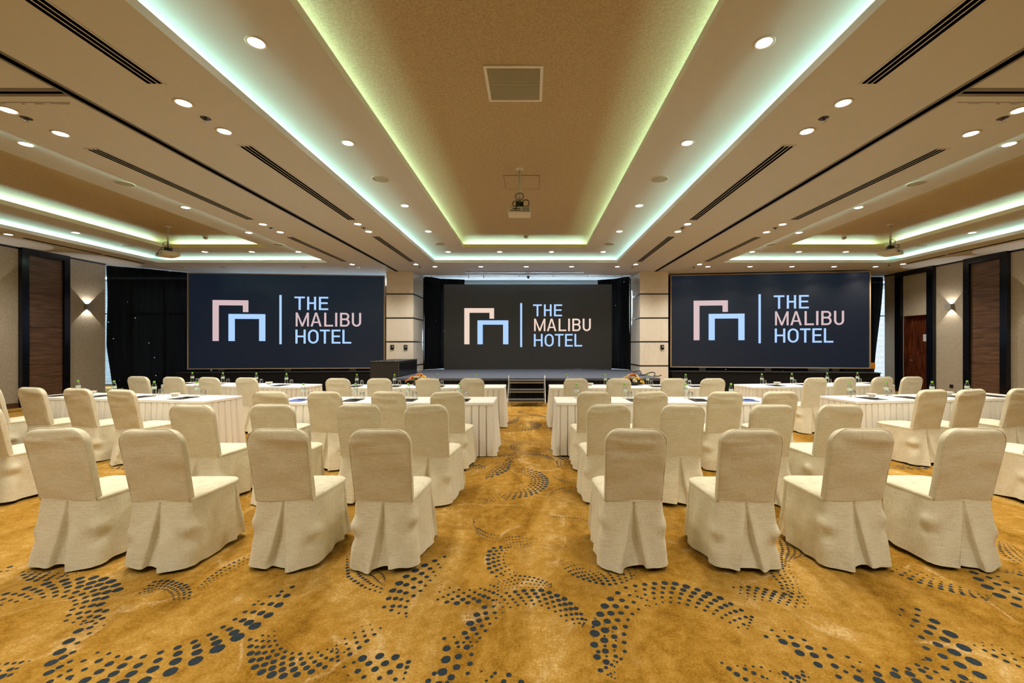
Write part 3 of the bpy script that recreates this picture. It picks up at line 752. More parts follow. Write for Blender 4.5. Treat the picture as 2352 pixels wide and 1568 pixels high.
# ------------------------------------------------------------------ curtains
def curtain(name, label, pts, z0, z1, nfold, amp, seed, sweep=None, group=None):
    """draped curtain following pts (x, y); sweep(u, t) moves it sideways"""
    mb = MB(); P, L = resample(pts, 200); rr = random.Random(seed)
    ph = [rr.uniform(0, 6.28) for _ in range(4)]
    nz = 26; vs = []
    for j in range(nz + 1):
        t = j / nz; z = z1 + (z0 - z1) * t
        for i, p in enumerate(P):
            u = i / (len(P) - 1)
            q = P[min(i+1, len(P)-1)] - P[max(i-1, 0)]; q.normalize(); nrm = Vector((q.y, -q.x))
            s = u * nfold * 2 * pi
            d = amp * (0.6*sin(s + ph[0] + 0.9*sin(2.1*t + ph[1])) + 0.4*sin(2.3*s + ph[2] + 3*t) ) * (0.5 + 0.5*t)
            d += 0.03 * sin(5*u + 6*t + ph[3])
            du = sweep(u, t) if sweep else 0.0
            X = p + nrm * d + q * du
            vs.append((X.x, X.y, z))
    n = len(P); fs = []
    for j in range(nz):
        for i in range(n-1):
            a = j*n + i; fs.append((a, a+n, a+n+1, a+1))
    mb.add(vs, fs, 0, True)
    o = mb.build(name, M['star']); tag(o, label, 'curtain', group)
    return o
curtain('star_curtain', 'black starlit drape between the left wall and the left screen',
        [(-12.29, 12.12), (-11.5, 12.65), (-10.85, 13.3), (-10.92, 14.25)], 0.02, H0-0.02, 7, 0.05, 1,
        lambda u, t: max(0, 1-u*2.2) * (0.17*max(0, t-0.62)/0.38 + 0.02*max(0, sin(t*7.0))))
curtain('star_curtain', 'black starlit drape behind the left screen and its plinth',
        [(-11.0, 14.45), (-8, 14.8), (-4.5, 14.8)], 0.02, 3.62, 18, 0.06, 2)
curtain('star_curtain', 'black starlit drape on the stage left of the centre screen',
        [(-3.60, 14.50), (-3.3, 14.62), (-3.12, 14.98), (-2.3, 15.2)], 0.64, 3.90, 6, 0.022, 3)
curtain('star_curtain', 'black starlit drape on the stage right of the centre screen',
        [(2.62, 15.3), (3.18, 15.0), (3.32, 14.68), (3.60, 14.50)], 0.64, 3.90, 6, 0.022, 4)
curtain('star_curtain', 'black drape behind the right screen and its plinth',
        [(4.6, 14.8), (8, 14.7), (9.8, 14.4)], 0.02, H0-0.02, 18, 0.06, 5)
curtain('star_curtain', 'narrow black drape between the right screen and the right wall',
        [(10.3, 13.75), (11.3, 14.05), (12.16, 14.12)], 0.02, H0-0.02, 5, 0.05, 6,
        lambda u, t: -max(0, u*1.6-0.6) * 0.36*max(0, t-0.05))

# ------------------------------------------------------------------ LED screens
def emit(name, col, s):
    return plain(name, (0.02, 0.02, 0.02), 0.5, emis=col, es=s)
M['navyled'] = plain('navy_led_panel', (0.004, 0.0045, 0.006), 0.38, spec=0.5, emis=(0.003, 0.012, 0.030), es=0.58)
M['charled'] = plain('charcoal_led_panel', (0.012, 0.012, 0.012), 0.42, spec=0.5, emis=(0.013, 0.011, 0.009), es=0.8)
M['pinkled'] = emit('pink_led', (0.60, 0.44, 0.46), 1.0)
M['peachled'] = emit('peach_led', (0.78, 0.60, 0.50), 1.0)
M['blueled'] = emit('blue_led', (0.38, 0.60, 1.0), 0.98)
def arc(cx, cz, rx, rz, a0, a1, n=10):
    return [(cx + rx*cos(math.radians(a0+(a1-a0)*k/n)), cz + rz*sin(math.radians(a0+(a1-a0)*k/n))) for k in range(n+1)]
def ribbon(mb, outer, inner, y0, y1):
    for k in range(len(outer)-1):
        mb.prism([outer[k], outer[k+1], inner[k+1], inner[k]][::-1], y0, y1)
def letter(mb, ch, x0, x1, z0, z1, s, y0, y1):
    w_, h = x1-x0, z1-z0
    R = lambda a, b_, c_, d_: mb.prism([(a, c_), (b_, c_), (b_, d_), (a, d_)], y0, y1)
    hs = s * 0.86
    if ch == 'T': R(x0, x1, z1-hs, z1); R(x0+w_/2-s/2, x0+w_/2+s/2, z0, z1-hs)
    elif ch == 'H': R(x0, x0+s, z0, z1); R(x1-s, x1, z0, z1); R(x0+s, x1-s, z0+h*0.5-hs*.4, z0+h*0.5+hs*.6)
    elif ch == 'E':
        R(x0, x0+s, z0, z1)
        for a in (z0, z0+h*0.52-hs/2, z1-hs): R(x0+s, x1 - (0.02 if a != z0 and a < z1-hs else 0), a, a+hs)
    elif ch == 'L': R(x0, x0+s, z0, z1); R(x0+s, x1, z0, z0+hs)
    elif ch == 'I': R(x0, x1, z0, z1)
    elif ch == 'M':
        R(x0, x0+s*.9, z0, z1); R(x1-s*.9, x1, z0, z1); c_ = (x0+x1)/2
        mb.prism([(x0+s*.9, z1), (x0+s*.9, z1-s*1.9), (c_-s*.42, z0), (c_, z0), (c_, z0+s*1.4)], y0, y1)
        mb.prism([(x1-s*.9, z1), (c_, z0+s*1.4), (c_, z0), (c_+s*.42, z0), (x1-s*.9, z1-s*1.9)], y0, y1)
    elif ch == 'A':
        c_ = (x0+x1)/2
        mb.prism([(x0, z0), (x0+s, z0), (c_, z1-s*1.1), (c_, z1), (c_-s*.5, z1)], y0, y1)
        mb.prism([(x1-s, z0), (x1, z0), (c_+s*.5, z1), (c_, z1), (c_, z1-s*1.1)], y0, y1)
        R(x0+w_*.25, x1-w_*.25, z0+h*.25, z0+h*.25+hs*.85)
    elif ch == 'O':
        rx, rz = w_/2, w_/2*1.02
        cx = (x0+x1)/2
        O = arc(cx, z1-rz, rx, rz, 0, 180, 14) + arc(cx, z0+rz, rx, rz, 180, 360, 14); O.append(O[0])
        I = arc(cx, z1-rz, rx-s, rz-hs, 0, 180, 14) + arc(cx, z0+rz, rx-s, rz-hs, 180, 360, 14); I.append(I[0])
        ribbon(mb, O, I, y0, y1)
    elif ch == 'U':
        rx = w_/2; cx = (x0+x1)/2; rz = w_/2
        O = [(x0, z1)] + arc(cx, z0+rz, rx, rz, 180, 360, 16) + [(x1, z1)]
        I = [(x0+s, z1)] + arc(cx, z0+rz, rx-s, rz-hs, 180, 360, 16) + [(x1-s, z1)]
        ribbon(mb, O, I, y0, y1)
    elif ch == 'B':
        R(x0, x0+s, z0, z1); zm = z0 + h*0.53
        for za, zb, xe in ((z0, zm+hs/2, x1), (zm-hs/2, z1, x1-0.012)):
            rz = (zb-za)/2; cx = xe - rz; cz = (za+zb)/2
            O = [(x0+s, za)] + arc(cx, cz, rz, rz, -90, 90, 12) + [(x0+s, zb)]
            I = [(x0+s, za+hs)] + arc(cx, cz, rz-s*0.95, rz-hs, -90, 90, 12) + [(x0+s, zb-hs)]
            ribbon(mb, O, I, y0, y1)
WORDS = [('lettering', 'THE', [(.185,.505),(.575,.85),(.935,1.225)], .375, .80, 0),
         ('lettering', 'MALIBU', [(.224,.628),(.680,1.020),(1.100,1.375),(1.440,1.505),(1.590,1.890),(1.960,2.250)], -.155, .290, 1),
         ('lettering', 'HOTEL', [(.216,.530),(.600,.925),(.965,1.275),(1.330,1.605),(1.665,1.940)], -.705, -.256, 0)]
def screen(label, loc, rz, panel, warm, frame):
    """6 m by 3 m display, origin at the bottom centre, facing -y"""
    t = thing('led_screen', label, 'screen', loc, rz)
    Wd, Hh = 3.0, 3.03
    p = MB()
    if frame: p.box(-Wd+.03, Wd-.03, -0.02, 0.08, 0.03, Hh-.03)
    else: p.box(-Wd, Wd, -0.02, 0.08, 0, Hh)
    p.build('panel', panel, t)
    if frame:
        f = MB()
        f.box(-Wd, Wd, -0.045, 0.08, 0, 0.03); f.box(-Wd, Wd, -0.045, 0.08, Hh-.03, Hh)
        f.box(-Wd, -Wd+.03, -0.045, 0.08, 0.03, Hh-.03); f.box(Wd-.03, Wd, -0.045, 0.08, 0.03, Hh-.03)
        f.build('frame', M['goldframe'], t)
        bk = MB(); bk.box(-Wd+.1, Wd-.1, 0.08, 0.2, 0.1, Hh-.1); bk.build('back_case', M['blackmatt'], t)
    zc = Hh/2; y0, y1 = -0.023, -0.0205
    g = MB()
    for a, b_, c_, d_ in ((-2.27, -1.205, .50, .665), (-2.27, -2.085, -.625, .50), (-1.37, -1.205, .29, .50)):
        g.prism([(a, zc+c_), (b_, zc+c_), (b_, zc+d_), (a, zc+d_)], y0, y1)
    g.build('angular_arch', warm, t)
    g = MB()
    for a, b_, c_, d_ in ((-1.80, -.695, .075, .23), (-1.80, -1.61, -.625, .075), (-.885, -.695, -.625, .075)):
        g.prism([(a, zc+c_), (b_, zc+c_), (b_, zc+d_), (a, zc+d_)], y0, y1)
    g.build('angular_arch', M['blueled'], t)['label'] = 'pale blue arch'
    g = MB(); g.prism([(-.273, zc-.725), (-.203, zc-.725), (-.203, zc+.845), (-.273, zc+.845)], y0, y1)
    g.build('divider_line', M['blueled'], t)
    for nm, word, xs, za, zb, wm in WORDS:
        g = MB()
        for ch, (xa, xb) in zip(word, xs): letter(g, ch, xa, xb, zc+za, zc+zb, 0.064, y0, y1)
        g.build(nm, warm if wm else M['blueled'], t)['label'] = 'word ' + word + ' in glowing capitals'
    return t
def between(a, b_):
    return ((a[0]+b_[0])/2, (a[1]+b_[1])/2), math.atan2(b_[1]-a[1], b_[0]-a[0])
(lc, la) = between((-10.62, 12.96), (-4.60, 13.52))
screen('wide navy screen on the left with tan frame and glowing hotel logo', (lc[0], lc[1], 0.735), la, M['navyled'], M['pinkled'], True)
(rc, ra) = between((4.72, 13.62), (10.70, 12.86))
screen('wide navy screen on the right with tan frame and glowing hotel logo', (rc[0], rc[1], 0.765), ra, M['navyled'], M['pinkled'], True)
screen('charcoal screen at the centre of the stage with glowing hotel logo', (0.03, 14.8, 0.635), 0, M['charled'], M['peachled'], False)

# black plinths under the side screens
def plinth(label, c, a, ln, post):
    t = thing('screen_plinth', label, 'plinth', (c[0], c[1], 0), a)
    p = MB(); p.box(-ln/2, ln/2, -0.42, 0.3, 0.0, 0.64); p.build('body', M['black'], t)
    p = MB(); p.box(-ln/2-.02, ln/2+.02, -0.44, 0.3, 0.64, 0.665); p.build('top_edge', M['blackmatt'], t)
    for x in (-2, 0, 2):
        p = MB(); p.box(x-.1, x+.1, -0.05, 0.15, 0.665, 0.735 if a > 0 else 0.765); p.build('screen_support', M['blackmatt'], t)
    return t
plinth('long black plinth under the left screen', lc, la, 6.1, 0)
plinth('long black plinth under the right screen', rc, ra, 6.05, 1)
t = thing('orange_box', 'small orange box at the lower right corner of the right screen', 'box', (10.82, 12.95, 0.665), ra)
p = MB(); p.bevbox(-0.07, 0.07, -0.05, 0.05, 0.09, 0.28, 0.006); p.build('body', M['orange'], t)
p = MB(); p.box(-0.03, 0.03, -0.02, 0.02, 0, 0.09); p.build('foot', M['blackmatt'], t)

# ------------------------------------------------------------------ stage
t = thing('stage', 'low grey topped stage with black pleated skirt under the centre screen', 'stage', (0.03, 13.3, 0))
p = MB(); p.box(-3.45, 3.50, -2.5, -0.1, 0.57, 0.63); p.box(-3.55, 3.5, -0.1, 2.6, 0.57, 0.63); p.build('deck', M['stage'], t)
p = MB(); vs = []; n = 400
for z in (0.57, 0.01):
    for k in range(n+1):
        x = -3.45 + 6.95*k/n
        vs.append((x, -2.47 - (0.012 if z > .3 else 0.022)*(0.5+0.5*sin(k*0.9)+0.3*sin(k*.31)), z))
p.add(vs, [(k, k+n+1, k+n+2, k+1) for k in range(n)], 0, True)
p.box(-3.44, 3.49, -2.44, 2.5, 0.0, 0.57)
p.build('stage_skirt', M['black'], t)
# steps
t = thing('stage_steps', 'three black steps with metal edges leading up to the stage', 'steps', (0.045, 10.06, 0))
for k, (yy, zz) in enumerate(((0.16, 0.17), (0.38, 0.39), (0.60, 0.60))):
    p = MB(); p.box(-0.45, 0.45, yy-0.115, yy+0.115, zz-0.025, zz); p.build('tread', M['gray'], t)
    p = MB(); p.box(-0.45, 0.45, yy-0.12, yy-0.113, zz-0.075, zz-0.05); p.build('metal_edge', M['alu'], t)
for s_ in (-1, 1):
    p = MB(); p.tube([(s_*0.46, 0.0, 0.0), (s_*0.46, 0.03, 0.12), (s_*0.46, 0.50, 0.60), (s_*0.46, 0.50, 0.72)], 0.014); p.build('side_rail', M['alu'], t)
    p = MB(); p.tube([(s_*0.44, 0.68, 0.0), (s_*0.44, 0.60, 0.58)], 0.012); p.build('rear_leg', M['gray'], t)
    p = MB(); p.tube([(s_*0.44, 0.10, 0.12), (s_*0.44, 0.66, 0.12)], 0.008); p.build('brace', M['gray'], t)
# black cabinet beside the left column
t = thing('black_cabinet', 'scuffed black cabinet standing beside the left marble column', 'cabinet', (-3.84, 12.1, 0))
p = MB(); p.box(-0.40, 0.38, -0.80, 1.0, 0.0, 1.03); p.build('body', M['blackmatt'], t)
p = MB(); p.box(-0.415, 0.385, -0.82, 1.02, 1.03, 1.055); p.build('top', M['blackmatt'], t)
p = MB(); p.box(0.38, 0.386, -0.75, 0.95, 0.06, 1.0); p.build('gloss_side_panel', M['blackgloss'], t)
p = MB()
rr = random.Random(8)
for k in range(26):
    y = -0.82; x = rr.uniform(-0.41, 0.37); s_ = rr.uniform(.003, .010)
    p.box(x, x+s_*2.0, y-0.001, y+0.004, 1.045, 1.055+s_*0.4)
for k in range(12):
    z = rr.uniform(0.65, 1.03); p.box(0.372, 0.381, -0.802, -0.797, z, z+rr.uniform(.008, .03))
p.build('worn_edges', M['alu'], t)
# cable loops on the right end of the stage
t = thing('cable_coil', 'black cable looped on the right end of the stage by the column', 'cable', (3.22, 11.9, 0.63))
P = []
for k in range(60):
    u = k/59
    x = 0.05 + 0.60*u + 0.10*sin(2*pi*2*u); z = 0.016 + 0.11*max(0, sin(2*pi*2*u+0.4))**0.8 * (1-0.3*u); y = 0.1 - 0.7*u
    P.append((x - 0.15, y, z))
p = MB(); p.tube(P, 0.014, 8); p.build('cable', M['blackmatt'], t)

# ------------------------------------------------------------------ ceiling fittings
# partition tracks
for x, lb in ((-4.11, 'left'), (4.11, 'right')):
    t = thing('partition_track', 'long dark partition track in the ceiling, %s of the central tray' % lb, 'ceiling track', (x, 4.4, H0))
    p = MB(); p.box(-0.062, 0.062, -9.5, 8.75, -0.004, 0); p.build('track_flange', M['gray'], t)
    p = MB(); p.box(-0.030, 0.030, -9.5, 8.75, -0.006, -0.004); p.build('track_groove', M['hole'], t)
    s = -1 if x < 0 else 1
    t = thing('partition_track', 'short dark cross track branching off the %s partition track' % lb, 'ceiling track', (x + s*0.62, 3.83, H0))
    p = MB(); p.box(-0.56, 0.56, -0.06, 0.06, -0.004, 0); xa, xb = sorted((s*0.50, s*0.62)); p.box(xa, xb, -1.6, -0.06, -0.004, 0); p.build('track_flange', M['gray'], t)
    p = MB(); p.box(-0.56, 0.56, -0.015, 0.015, -0.006, -0.004); xa, xb = sorted((s*0.545, s*0.575)); p.box(xa, xb, -1.6, -0.015, -0.006, -0.004); p.build('track_groove', M['hole'], t)
    c = thing('ceiling_crack', 'thin cracked seam in the plaster beside the %s cross track' % lb, 'crack', (x + s*0.62, 3.99, H0))
    p = MB(); p.box(-0.45, 0.45, -0.004, 0.004, -0.001, 0)
    rr = random.Random(4)
    for k in range(14):
        xx = rr.uniform(-0.45, 0.4); p.box(xx, xx + rr.uniform(.03, .1), 0.02, 0.02 + rr.uniform(.003, .01), -0.001, 0)
    p.build('seam', M['brownwood'], c)

# three-slot air diffusers
def diffuser(x, y0, y1, label, group=None):
    t = thing('slot_diffuser', label, 'air diffuser', (x, (y0+y1)/2, H0), 0, group)
    h = (y1-y0)/2
    p = MB()
    for a, b_ in ((-0.085, -0.068), (-0.029, -0.020), (0.020, 0.029), (0.068, 0.085)): p.box(a, b_, -h, h, -0.006, 0)
    p.box(-0.09, 0.09, -h-0.02, -h, -0.006, 0); p.box(-0.09, 0.09, h, h+0.02, -0.006, 0)
    p.build('white_bars', M['white'], t)
    for a, b_ in ((-0.068, -0.029), (-0.020, 0.020), (0.029, 0.068)):
        p = MB(); p.box(a, b_, -h, h, -0.003, 0); p.build('slot', M['hole'], t)
for x, side in ((-3.19, 'left'), (3.19, 'right')):
    diffuser(x, 0.9, 3.70, 'triple slot diffuser running off the top of the photo, %s of the central tray' % side)
    diffuser(x, 4.86, 7.74, 'triple slot diffuser in the middle of the strip just %s of the central tray' % side)
    diffuser(x, 8.92, 11.62, 'triple slot diffuser nearest the stage in the strip just %s of the central tray' % side)
for x, side in ((-5.07, 'left'), (5.07, 'right')):
    diffuser(x, 4.94, 7.72, 'triple slot diffuser beyond the %s partition track, nearer the camera' % side)
    diffuser(x, 8.96, 11.60, 'triple slot diffuser beyond the %s partition track, nearer the stage' % side)
def dark_slot(x, y, z, hx, hy, hz, label):
    t = thing('air_slot', label, 'air slot', (x, y, z))
    p = MB(); p.box(-hx, hx, -hy, hy, -hz, hz); p.build('slot', M['hole'], t)
for x, side in ((-10.94, 'left'), (10.94, 'right')):
    dark_slot(x, 9.87, H0-0.002, 0.035, 0.83, 0.003, 'dark linear slot along the %s wall ceiling, nearer the camera' % side)
    dark_slot(x, 11.31, H0-0.002, 0.035, 0.55, 0.003, 'dark linear slot along the %s wall ceiling, nearer the back' % side)
for cx, nm in ((-8.0, 'left'), (0.0, 'central'), (8.0, 'right')):
    for dx, sd in ((-1.35 if cx else -1.55, 'left'), (1.35 if cx else 1.55, 'right')):
        dark_slot(cx+dx, F0+CAV-0.006, H1-0.02, 1.0, 0.004, 0.008, 'dark grille line at the back of the %s ceiling tray, %s half' % (nm, sd))

for s_, nm in ((-1, 'left'), (1, 'right')):
    dark_slot(s_*(9.24+CAV-0.006), 9.65, H2-0.03, 0.004, 0.95, 0.010, 'dark grille line along the wall side of the %s tray recess' % nm)
# fittings in circles
def downlight(on=True):
    t = thing('downlight', 'round ceiling downlight', 'ceiling light')
    p = MB(); p.lathe([(0.062, -0.001), (0.082, -0.001), (0.084, -0.004), (0.078, -0.008), (0.062, -0.006), (0.058, 0.0)], n=24)
    p.build('trim_ring', M['trim'], t)
    p = MB(); p.lathe([(0, -0.004), (0.062, -0.004)], n=24, smooth=False); p.build('lens', M['lamp'] if on else M['lampoff'], t)
    if on:
        ld = bpy.data.lights.new('downlight_beam', 'SPOT'); ld.energy = SPOT_W; ld.color = WARM
        ld.spot_size = math.radians(136); ld.spot_blend = 1.0; ld.shadow_soft_size = 0.06
        lo = bpy.data.objects.new('downlight_beam', ld); COL.objects.link(lo); lo.parent = t; lo.location = (0, 0, -0.075)
    return t
lit = downlight(); unlit = downlight(False)
ORD = ['nearest the camera', 'second from the camera', 'third from the camera', 'fourth from the camera', 'fifth from the camera', 'sixth from the camera', 'seventh from the camera']
SIDE = {-1: 'left', 1: 'right'}
def L_(x, y, z, label, group): clone(lit, (x, y, z), 0, label, group)
for s in (-1, 1):
    for xa, ys, nm in ((3.19, (4.0, 4.53, 8.0, 8.53, 12.0), 'just %s of the central tray'), (5.04, (4.12, 4.58, 8.02, 8.57, 12.0), 'just beyond the %s partition track')):
        for k, y in enumerate(ys):
            L_(s*xa, y, H0, 'lit downlight %s, %s' % (nm % SIDE[s], ORD[k]), 'downlights beside the trays')
    for k, y in enumerate((3.42, 5.12, 7.42, 9.1)):
        L_(s*2.10, y, H1, 'lit downlight inside the central tray border, %s side, %s' % (SIDE[s], ORD[k]), 'downlights in the central tray border')
    for k, y in enumerate((5.15, 7.52, 9.2)):
        L_(s*6.12, y, H1, 'lit downlight on the inner border of the %s tray, %s' % (SIDE[s], ORD[k]), 'downlights in the side tray borders')
    L_(s*9.97, 9.2, H1, 'lit downlight on the outer border of the %s tray' % SIDE[s], 'downlights in the side tray borders')
    for k, x in enumerate((6.09, 7.34, 8.60)):
        L_(s*x, 11.1, H1, 'lit downlight in the back border of the %s tray, %s from its inner end' % (SIDE[s], ('first', 'second', 'third')[k]), 'downlights in the side tray borders')
L_(-10.9, 8.75, H0, 'lit downlight at the far left edge of the photo near the wall', 'downlights by the walls')
L_(10.9, 11.95, H0, 'lit downlight close to the right wall above the door bay', 'downlights by the walls')
for k, x in enumerate((-2.07, -0.69, 0.70, 2.09)):
    L_(x, 11.1, H1, 'lit downlight in the back border of the central tray, %s from the left' % ('first', 'second', 'third', 'fourth')[k], 'downlights in the central tray border')
for k, x in enumerate((-2.72, -1.35, 0.01, 1.36, 2.73)):
    L_(x, 12.35, H0, 'lit downlight in the row before the stage screen, %s from the left' % ('first', 'second', 'third', 'fourth', 'fifth')[k], 'downlights before the screens')
for k, x in enumerate((5.43, 6.69, 7.94, 9.2, 10.44)):
    L_(x, 12.35, H0, 'lit downlight in the row before the right screen, %s from the left' % ('first', 'second', 'third', 'fourth', 'fifth')[k], 'downlights before the screens')
for k, x in enumerate((-10.35, -9.12, -7.9, -6.69, -5.45)):
    clone(unlit, (x, 12.45, H0), 0, 'unlit dark downlight in the row before the left screen, %s from the left' % ('first', 'second', 'third', 'fourth', 'fifth')[k], 'unlit downlights')
# the same fittings carry on over the near half of the hall
for s in (-1, 1):
    for x, y, z in ((3.19, 0.0, H0), (3.19, 0.53, H0), (5.04, 0.35, H0), (2.1, 1.6, H1), (2.1, -0.4, H1), (6.12, 3.3, H1),
                    (9.97, 7.5, H1), (9.97, 5.15, H1), (9.97, 3.0, H1)):
        L_(s*x, y, z, 'round lit downlight of the near half of the hall, outside the photo', 'downlights outside the photo')
KIDS.clear()

def ceiling_disc(name, cat, label, x, y, z, r, mat, mat2, group=None):
    t = thing(name, label, cat, (x, y, z), 0, group)
    p = MB(); p.lathe([(r*0.93, 0), (r, -0.001), (r, -0.008), (r*0.92, -0.010), (r*0.90, -0.004)], n=32); p.build('rim', mat, t)
    p = MB(); p.lathe([(0, -0.006), (r*0.91, -0.005)], n=32, smooth=False); p.build('grille', mat2, t)
for s in (-1, 1):
    for x, y, nm in ((2.10, 6.23, 'the central tray border beside the projector'), (2.10, 10.24, 'the central tray border near the stage'), (6.13, 6.40, 'the inner border of the side tray'), (6.13, 10.3, 'the inner back corner of the side tray'), (9.97, 10.4, 'the outer border of the side tray')):
        ceiling_disc('ceiling_speaker', 'speaker', 'round flush ceiling speaker in %s, %s side' % (nm, SIDE[s]), s*x, y, H1, 0.13, M['trim'], M['speaker'], 'ceiling speakers')
    ceiling_disc('ceiling_speaker', 'speaker', 'round gold speaker cover on the papered field of the %s tray' % SIDE[s], s*8.1, 8.45, H2, 0.13, M['gold'], M['gold'], 'ceiling speakers')
for x, y, nm in ((0.03, 10.2, 'central'), (-7.95, 10.3, 'left'), (7.95, 10.3, 'right')):
    t = thing('smoke_detector', 'small domed smoke detector near the stage end of the %s tray' % nm, 'smoke detector', (x, y, H2))
    p = MB(); p.lathe([(0.055, 0), (0.055, -0.012)], n=20); p.build('base', M['speaker'], t)
    p = MB(); p.lathe([(0.050, -0.012), (0.046, -0.035), (0.025, -0.05), (0, -0.052)], n=20); p.build('dome', M['speaker'], t)
def sprinkler(x, y, label):
    t = thing('sprinkler', label, 'sprinkler', (x, y, H0), 0, 'ceiling sprinklers')
    p = MB(); p.lathe([(0.0, -0.002), (0.045, -0.002), (0.048, 0.0)], n=18); p.build('escutcheon', M['trackdark'], t)
    p = MB(); p.lathe([(0.012, -0.002), (0.012, -0.03), (0.022, -0.032), (0.022, -0.036), (0, -0.037)], n=12); p.build('nozzle', M['alu'], t)
for s in (-1, 1):
    sd = SIDE[s]
    for xa, nm in ((3.19, 'just %s of the central tray' % sd), (5.04, 'just beyond the %s partition track' % sd)):
        sprinkler(s*xa, 4.27, 'sprinkler between the near pair of downlights %s' % nm)
        sprinkler(s*xa, 8.27, 'sprinkler between the far pair of downlights %s' % nm)
        sprinkler(s*xa, 12.42, 'sprinkler near the back of the strip %s' % nm)
sprinkler(10.62, 12.1, 'sprinkler near the right wall before the door bay')

# return air grille and access panel on the papered field
t = thing('air_grille', 'square louvred air grille in a white frame on the central tray', 'air grille', (0.0, 4.25, H2))
p = MB(); g = 0.29; k = 0.03
p.box(-g, g, -g, -g+k, -0.012, 0); p.box(-g, g, g-k, g, -0.012, 0); p.box(-g, -g+k, -g+k, g-k, -0.012, 0); p.box(g-k, g, -g+k, g-k, -0.012, 0)
p.build('frame', M['whiteplastic'], t)
p = MB(); p.box(-g+k, g-k, -g+k, g-k, -0.001, 0); p.build('backing', M['hole'], t)
p = MB()
for i in range(22):
    y = -g + k + 0.012 + i*0.0238
    p.add([(-g+k, y-0.008, -0.007), (g-k, y-0.008, -0.007), (g-k, y+0.008, -0.009), (-g+k, y+0.008, -0.009)], [(0, 1, 2, 3)])
p.build('louvres', M['speaker'], t)
t = thing('access_panel', 'square gold papered access hatch above the central projector', 'access panel', (0.015, 6.82, H2))
p = MB(); p.box(-0.28, 0.28, -0.28, 0.28, -0.004, 0); p.build('hatch', M['gold'], t)
p = MB(); q = 0.288
p.box(-q, q, -q, -q+0.006, -0.005, 0); p.box(-q, q, q-0.006, q, -0.005, 0); p.box(-q, -q+0.006, -q, q, -0.005, 0); p.box(q-0.006, q, -q, q, -0.005, 0)
p.build('hatch_edge', M['brownwood'], t)

# projectors on poles
def projector(x, y, zb, w_, d_, h_, rz, label, seed, pole_top=H2):
    t = thing('projector', label, 'projector', (x, y, 0), 0, 'ceiling projectors')
    zt = zb + h_
    p = MB(); p.tube([(0, 0, pole_top), (0, 0, zt+0.10)], 0.020, 12); p.build('pole', M['offwhite'], t)
    p = MB(); p.lathe([(0.06, 0), (0.06, -0.012), (0.02, -0.02)], c=(0, 0, pole_top), n=20); p.build('ceiling_plate', M['offwhite'], t)
    p = MB(); p.bevbox(-0.06, 0.06, -0.045, 0.045, zt+0.03, zt+0.10, 0.008)
    for a in (-1, 1):
        for b_ in (-1, 1): p.tube([(a*0.03, b_*0.02, zt+0.05), (a*0.10, b_*0.08, zt-0.005)], 0.008, 6)
    p.build('mount', M['blackmatt'], t)
    R = Matrix.Rotation(rz, 4, 'Z')
    body = MB(); body.bevbox(-w_/2, w_/2, -d_/2, d_/2, zb, zt, 0.015)
    o = body.build('body', M['offwhite'], t); o.rotation_euler = (0, 0, rz)
    pr = MB()
    for i in range(7): pr.box(-w_*0.36 + i*0.022, -w_*0.36 + i*0.022 + 0.013, -d_/2-0.002, -d_/2, zb+h_*0.30, zb+h_*0.46)
    for i in range(5): pr.box(-w_*0.28 + i*0.024, -w_*0.28 + i*0.024 + 0.015, -d_/2-0.002, -d_/2, zb+h_*0.56, zb+h_*0.72)
    o = pr.build('port_row', M['hole'], t); o.rotation_euler = (0, 0, rz)
    pr = MB()
    for i in range(5): pr.box(w_*0.12, w_*0.42, -d_/2-0.002, -d_/2, zb+h_*(0.2+0.13*i), zb+h_*(0.26+0.13*i))
    o = pr.build('vent', M['gray'], t); o.rotation_euler = (0, 0, rz)
    pr = MB(); pr.lathe([(0.035, 0), (0.035, 0.02), (0.028, 0.022), (0, 0.016)], n=18)
    o = pr.build('projector_lens', M['blackgloss'], t); o.rotation_euler = (-pi/2, 0, rz)
    v_ = R @ Vector((w_*0.2, d_/2, zb+h_/2)); o.location = v_
    rr = random.Random(seed)
    for kx in range(3):
        P = []; cx, cz, ra = ((0.09, zt+0.07, 0.055), (0.0, zt+0.17, 0.06), (-0.05, zt+0.06, 0.05))[kx]
        for i in range(20):
            a = 2*pi*i/20; P.append((cx + ra*cos(a), -0.055 - 0.01*sin(2*a+kx), cz + ra*sin(a)*0.9))
        pr = MB(); pr.tube(P, 0.0065, 6, closed=True); pr.build('cable', M['blackmatt'], t)
    pr = MB(); pr.tube([(0.0, -0.05, zt+0.06), (-0.02, -d_/2-0.03, zt+0.01), (-w_*0.18, -d_/2-0.02, zb+h_*0.4)], 0.006, 6); pr.build('cable', M['blackmatt'], t)
projector(-0.01, 6.30, 3.47, 0.35, 0.26, 0.10, 0.0, 'cream projector hanging over the aisle from the central tray', 1)
projector(-8.06, 9.36, 3.50, 0.42, 0.32, 0.10, -0.55, 'cream projector on a long pole under the left tray', 2)
projector(8.14, 9.19, 3.50, 0.42, 0.34, 0.10, 0.55, 'cream projector on a long pole under the right tray', 3)

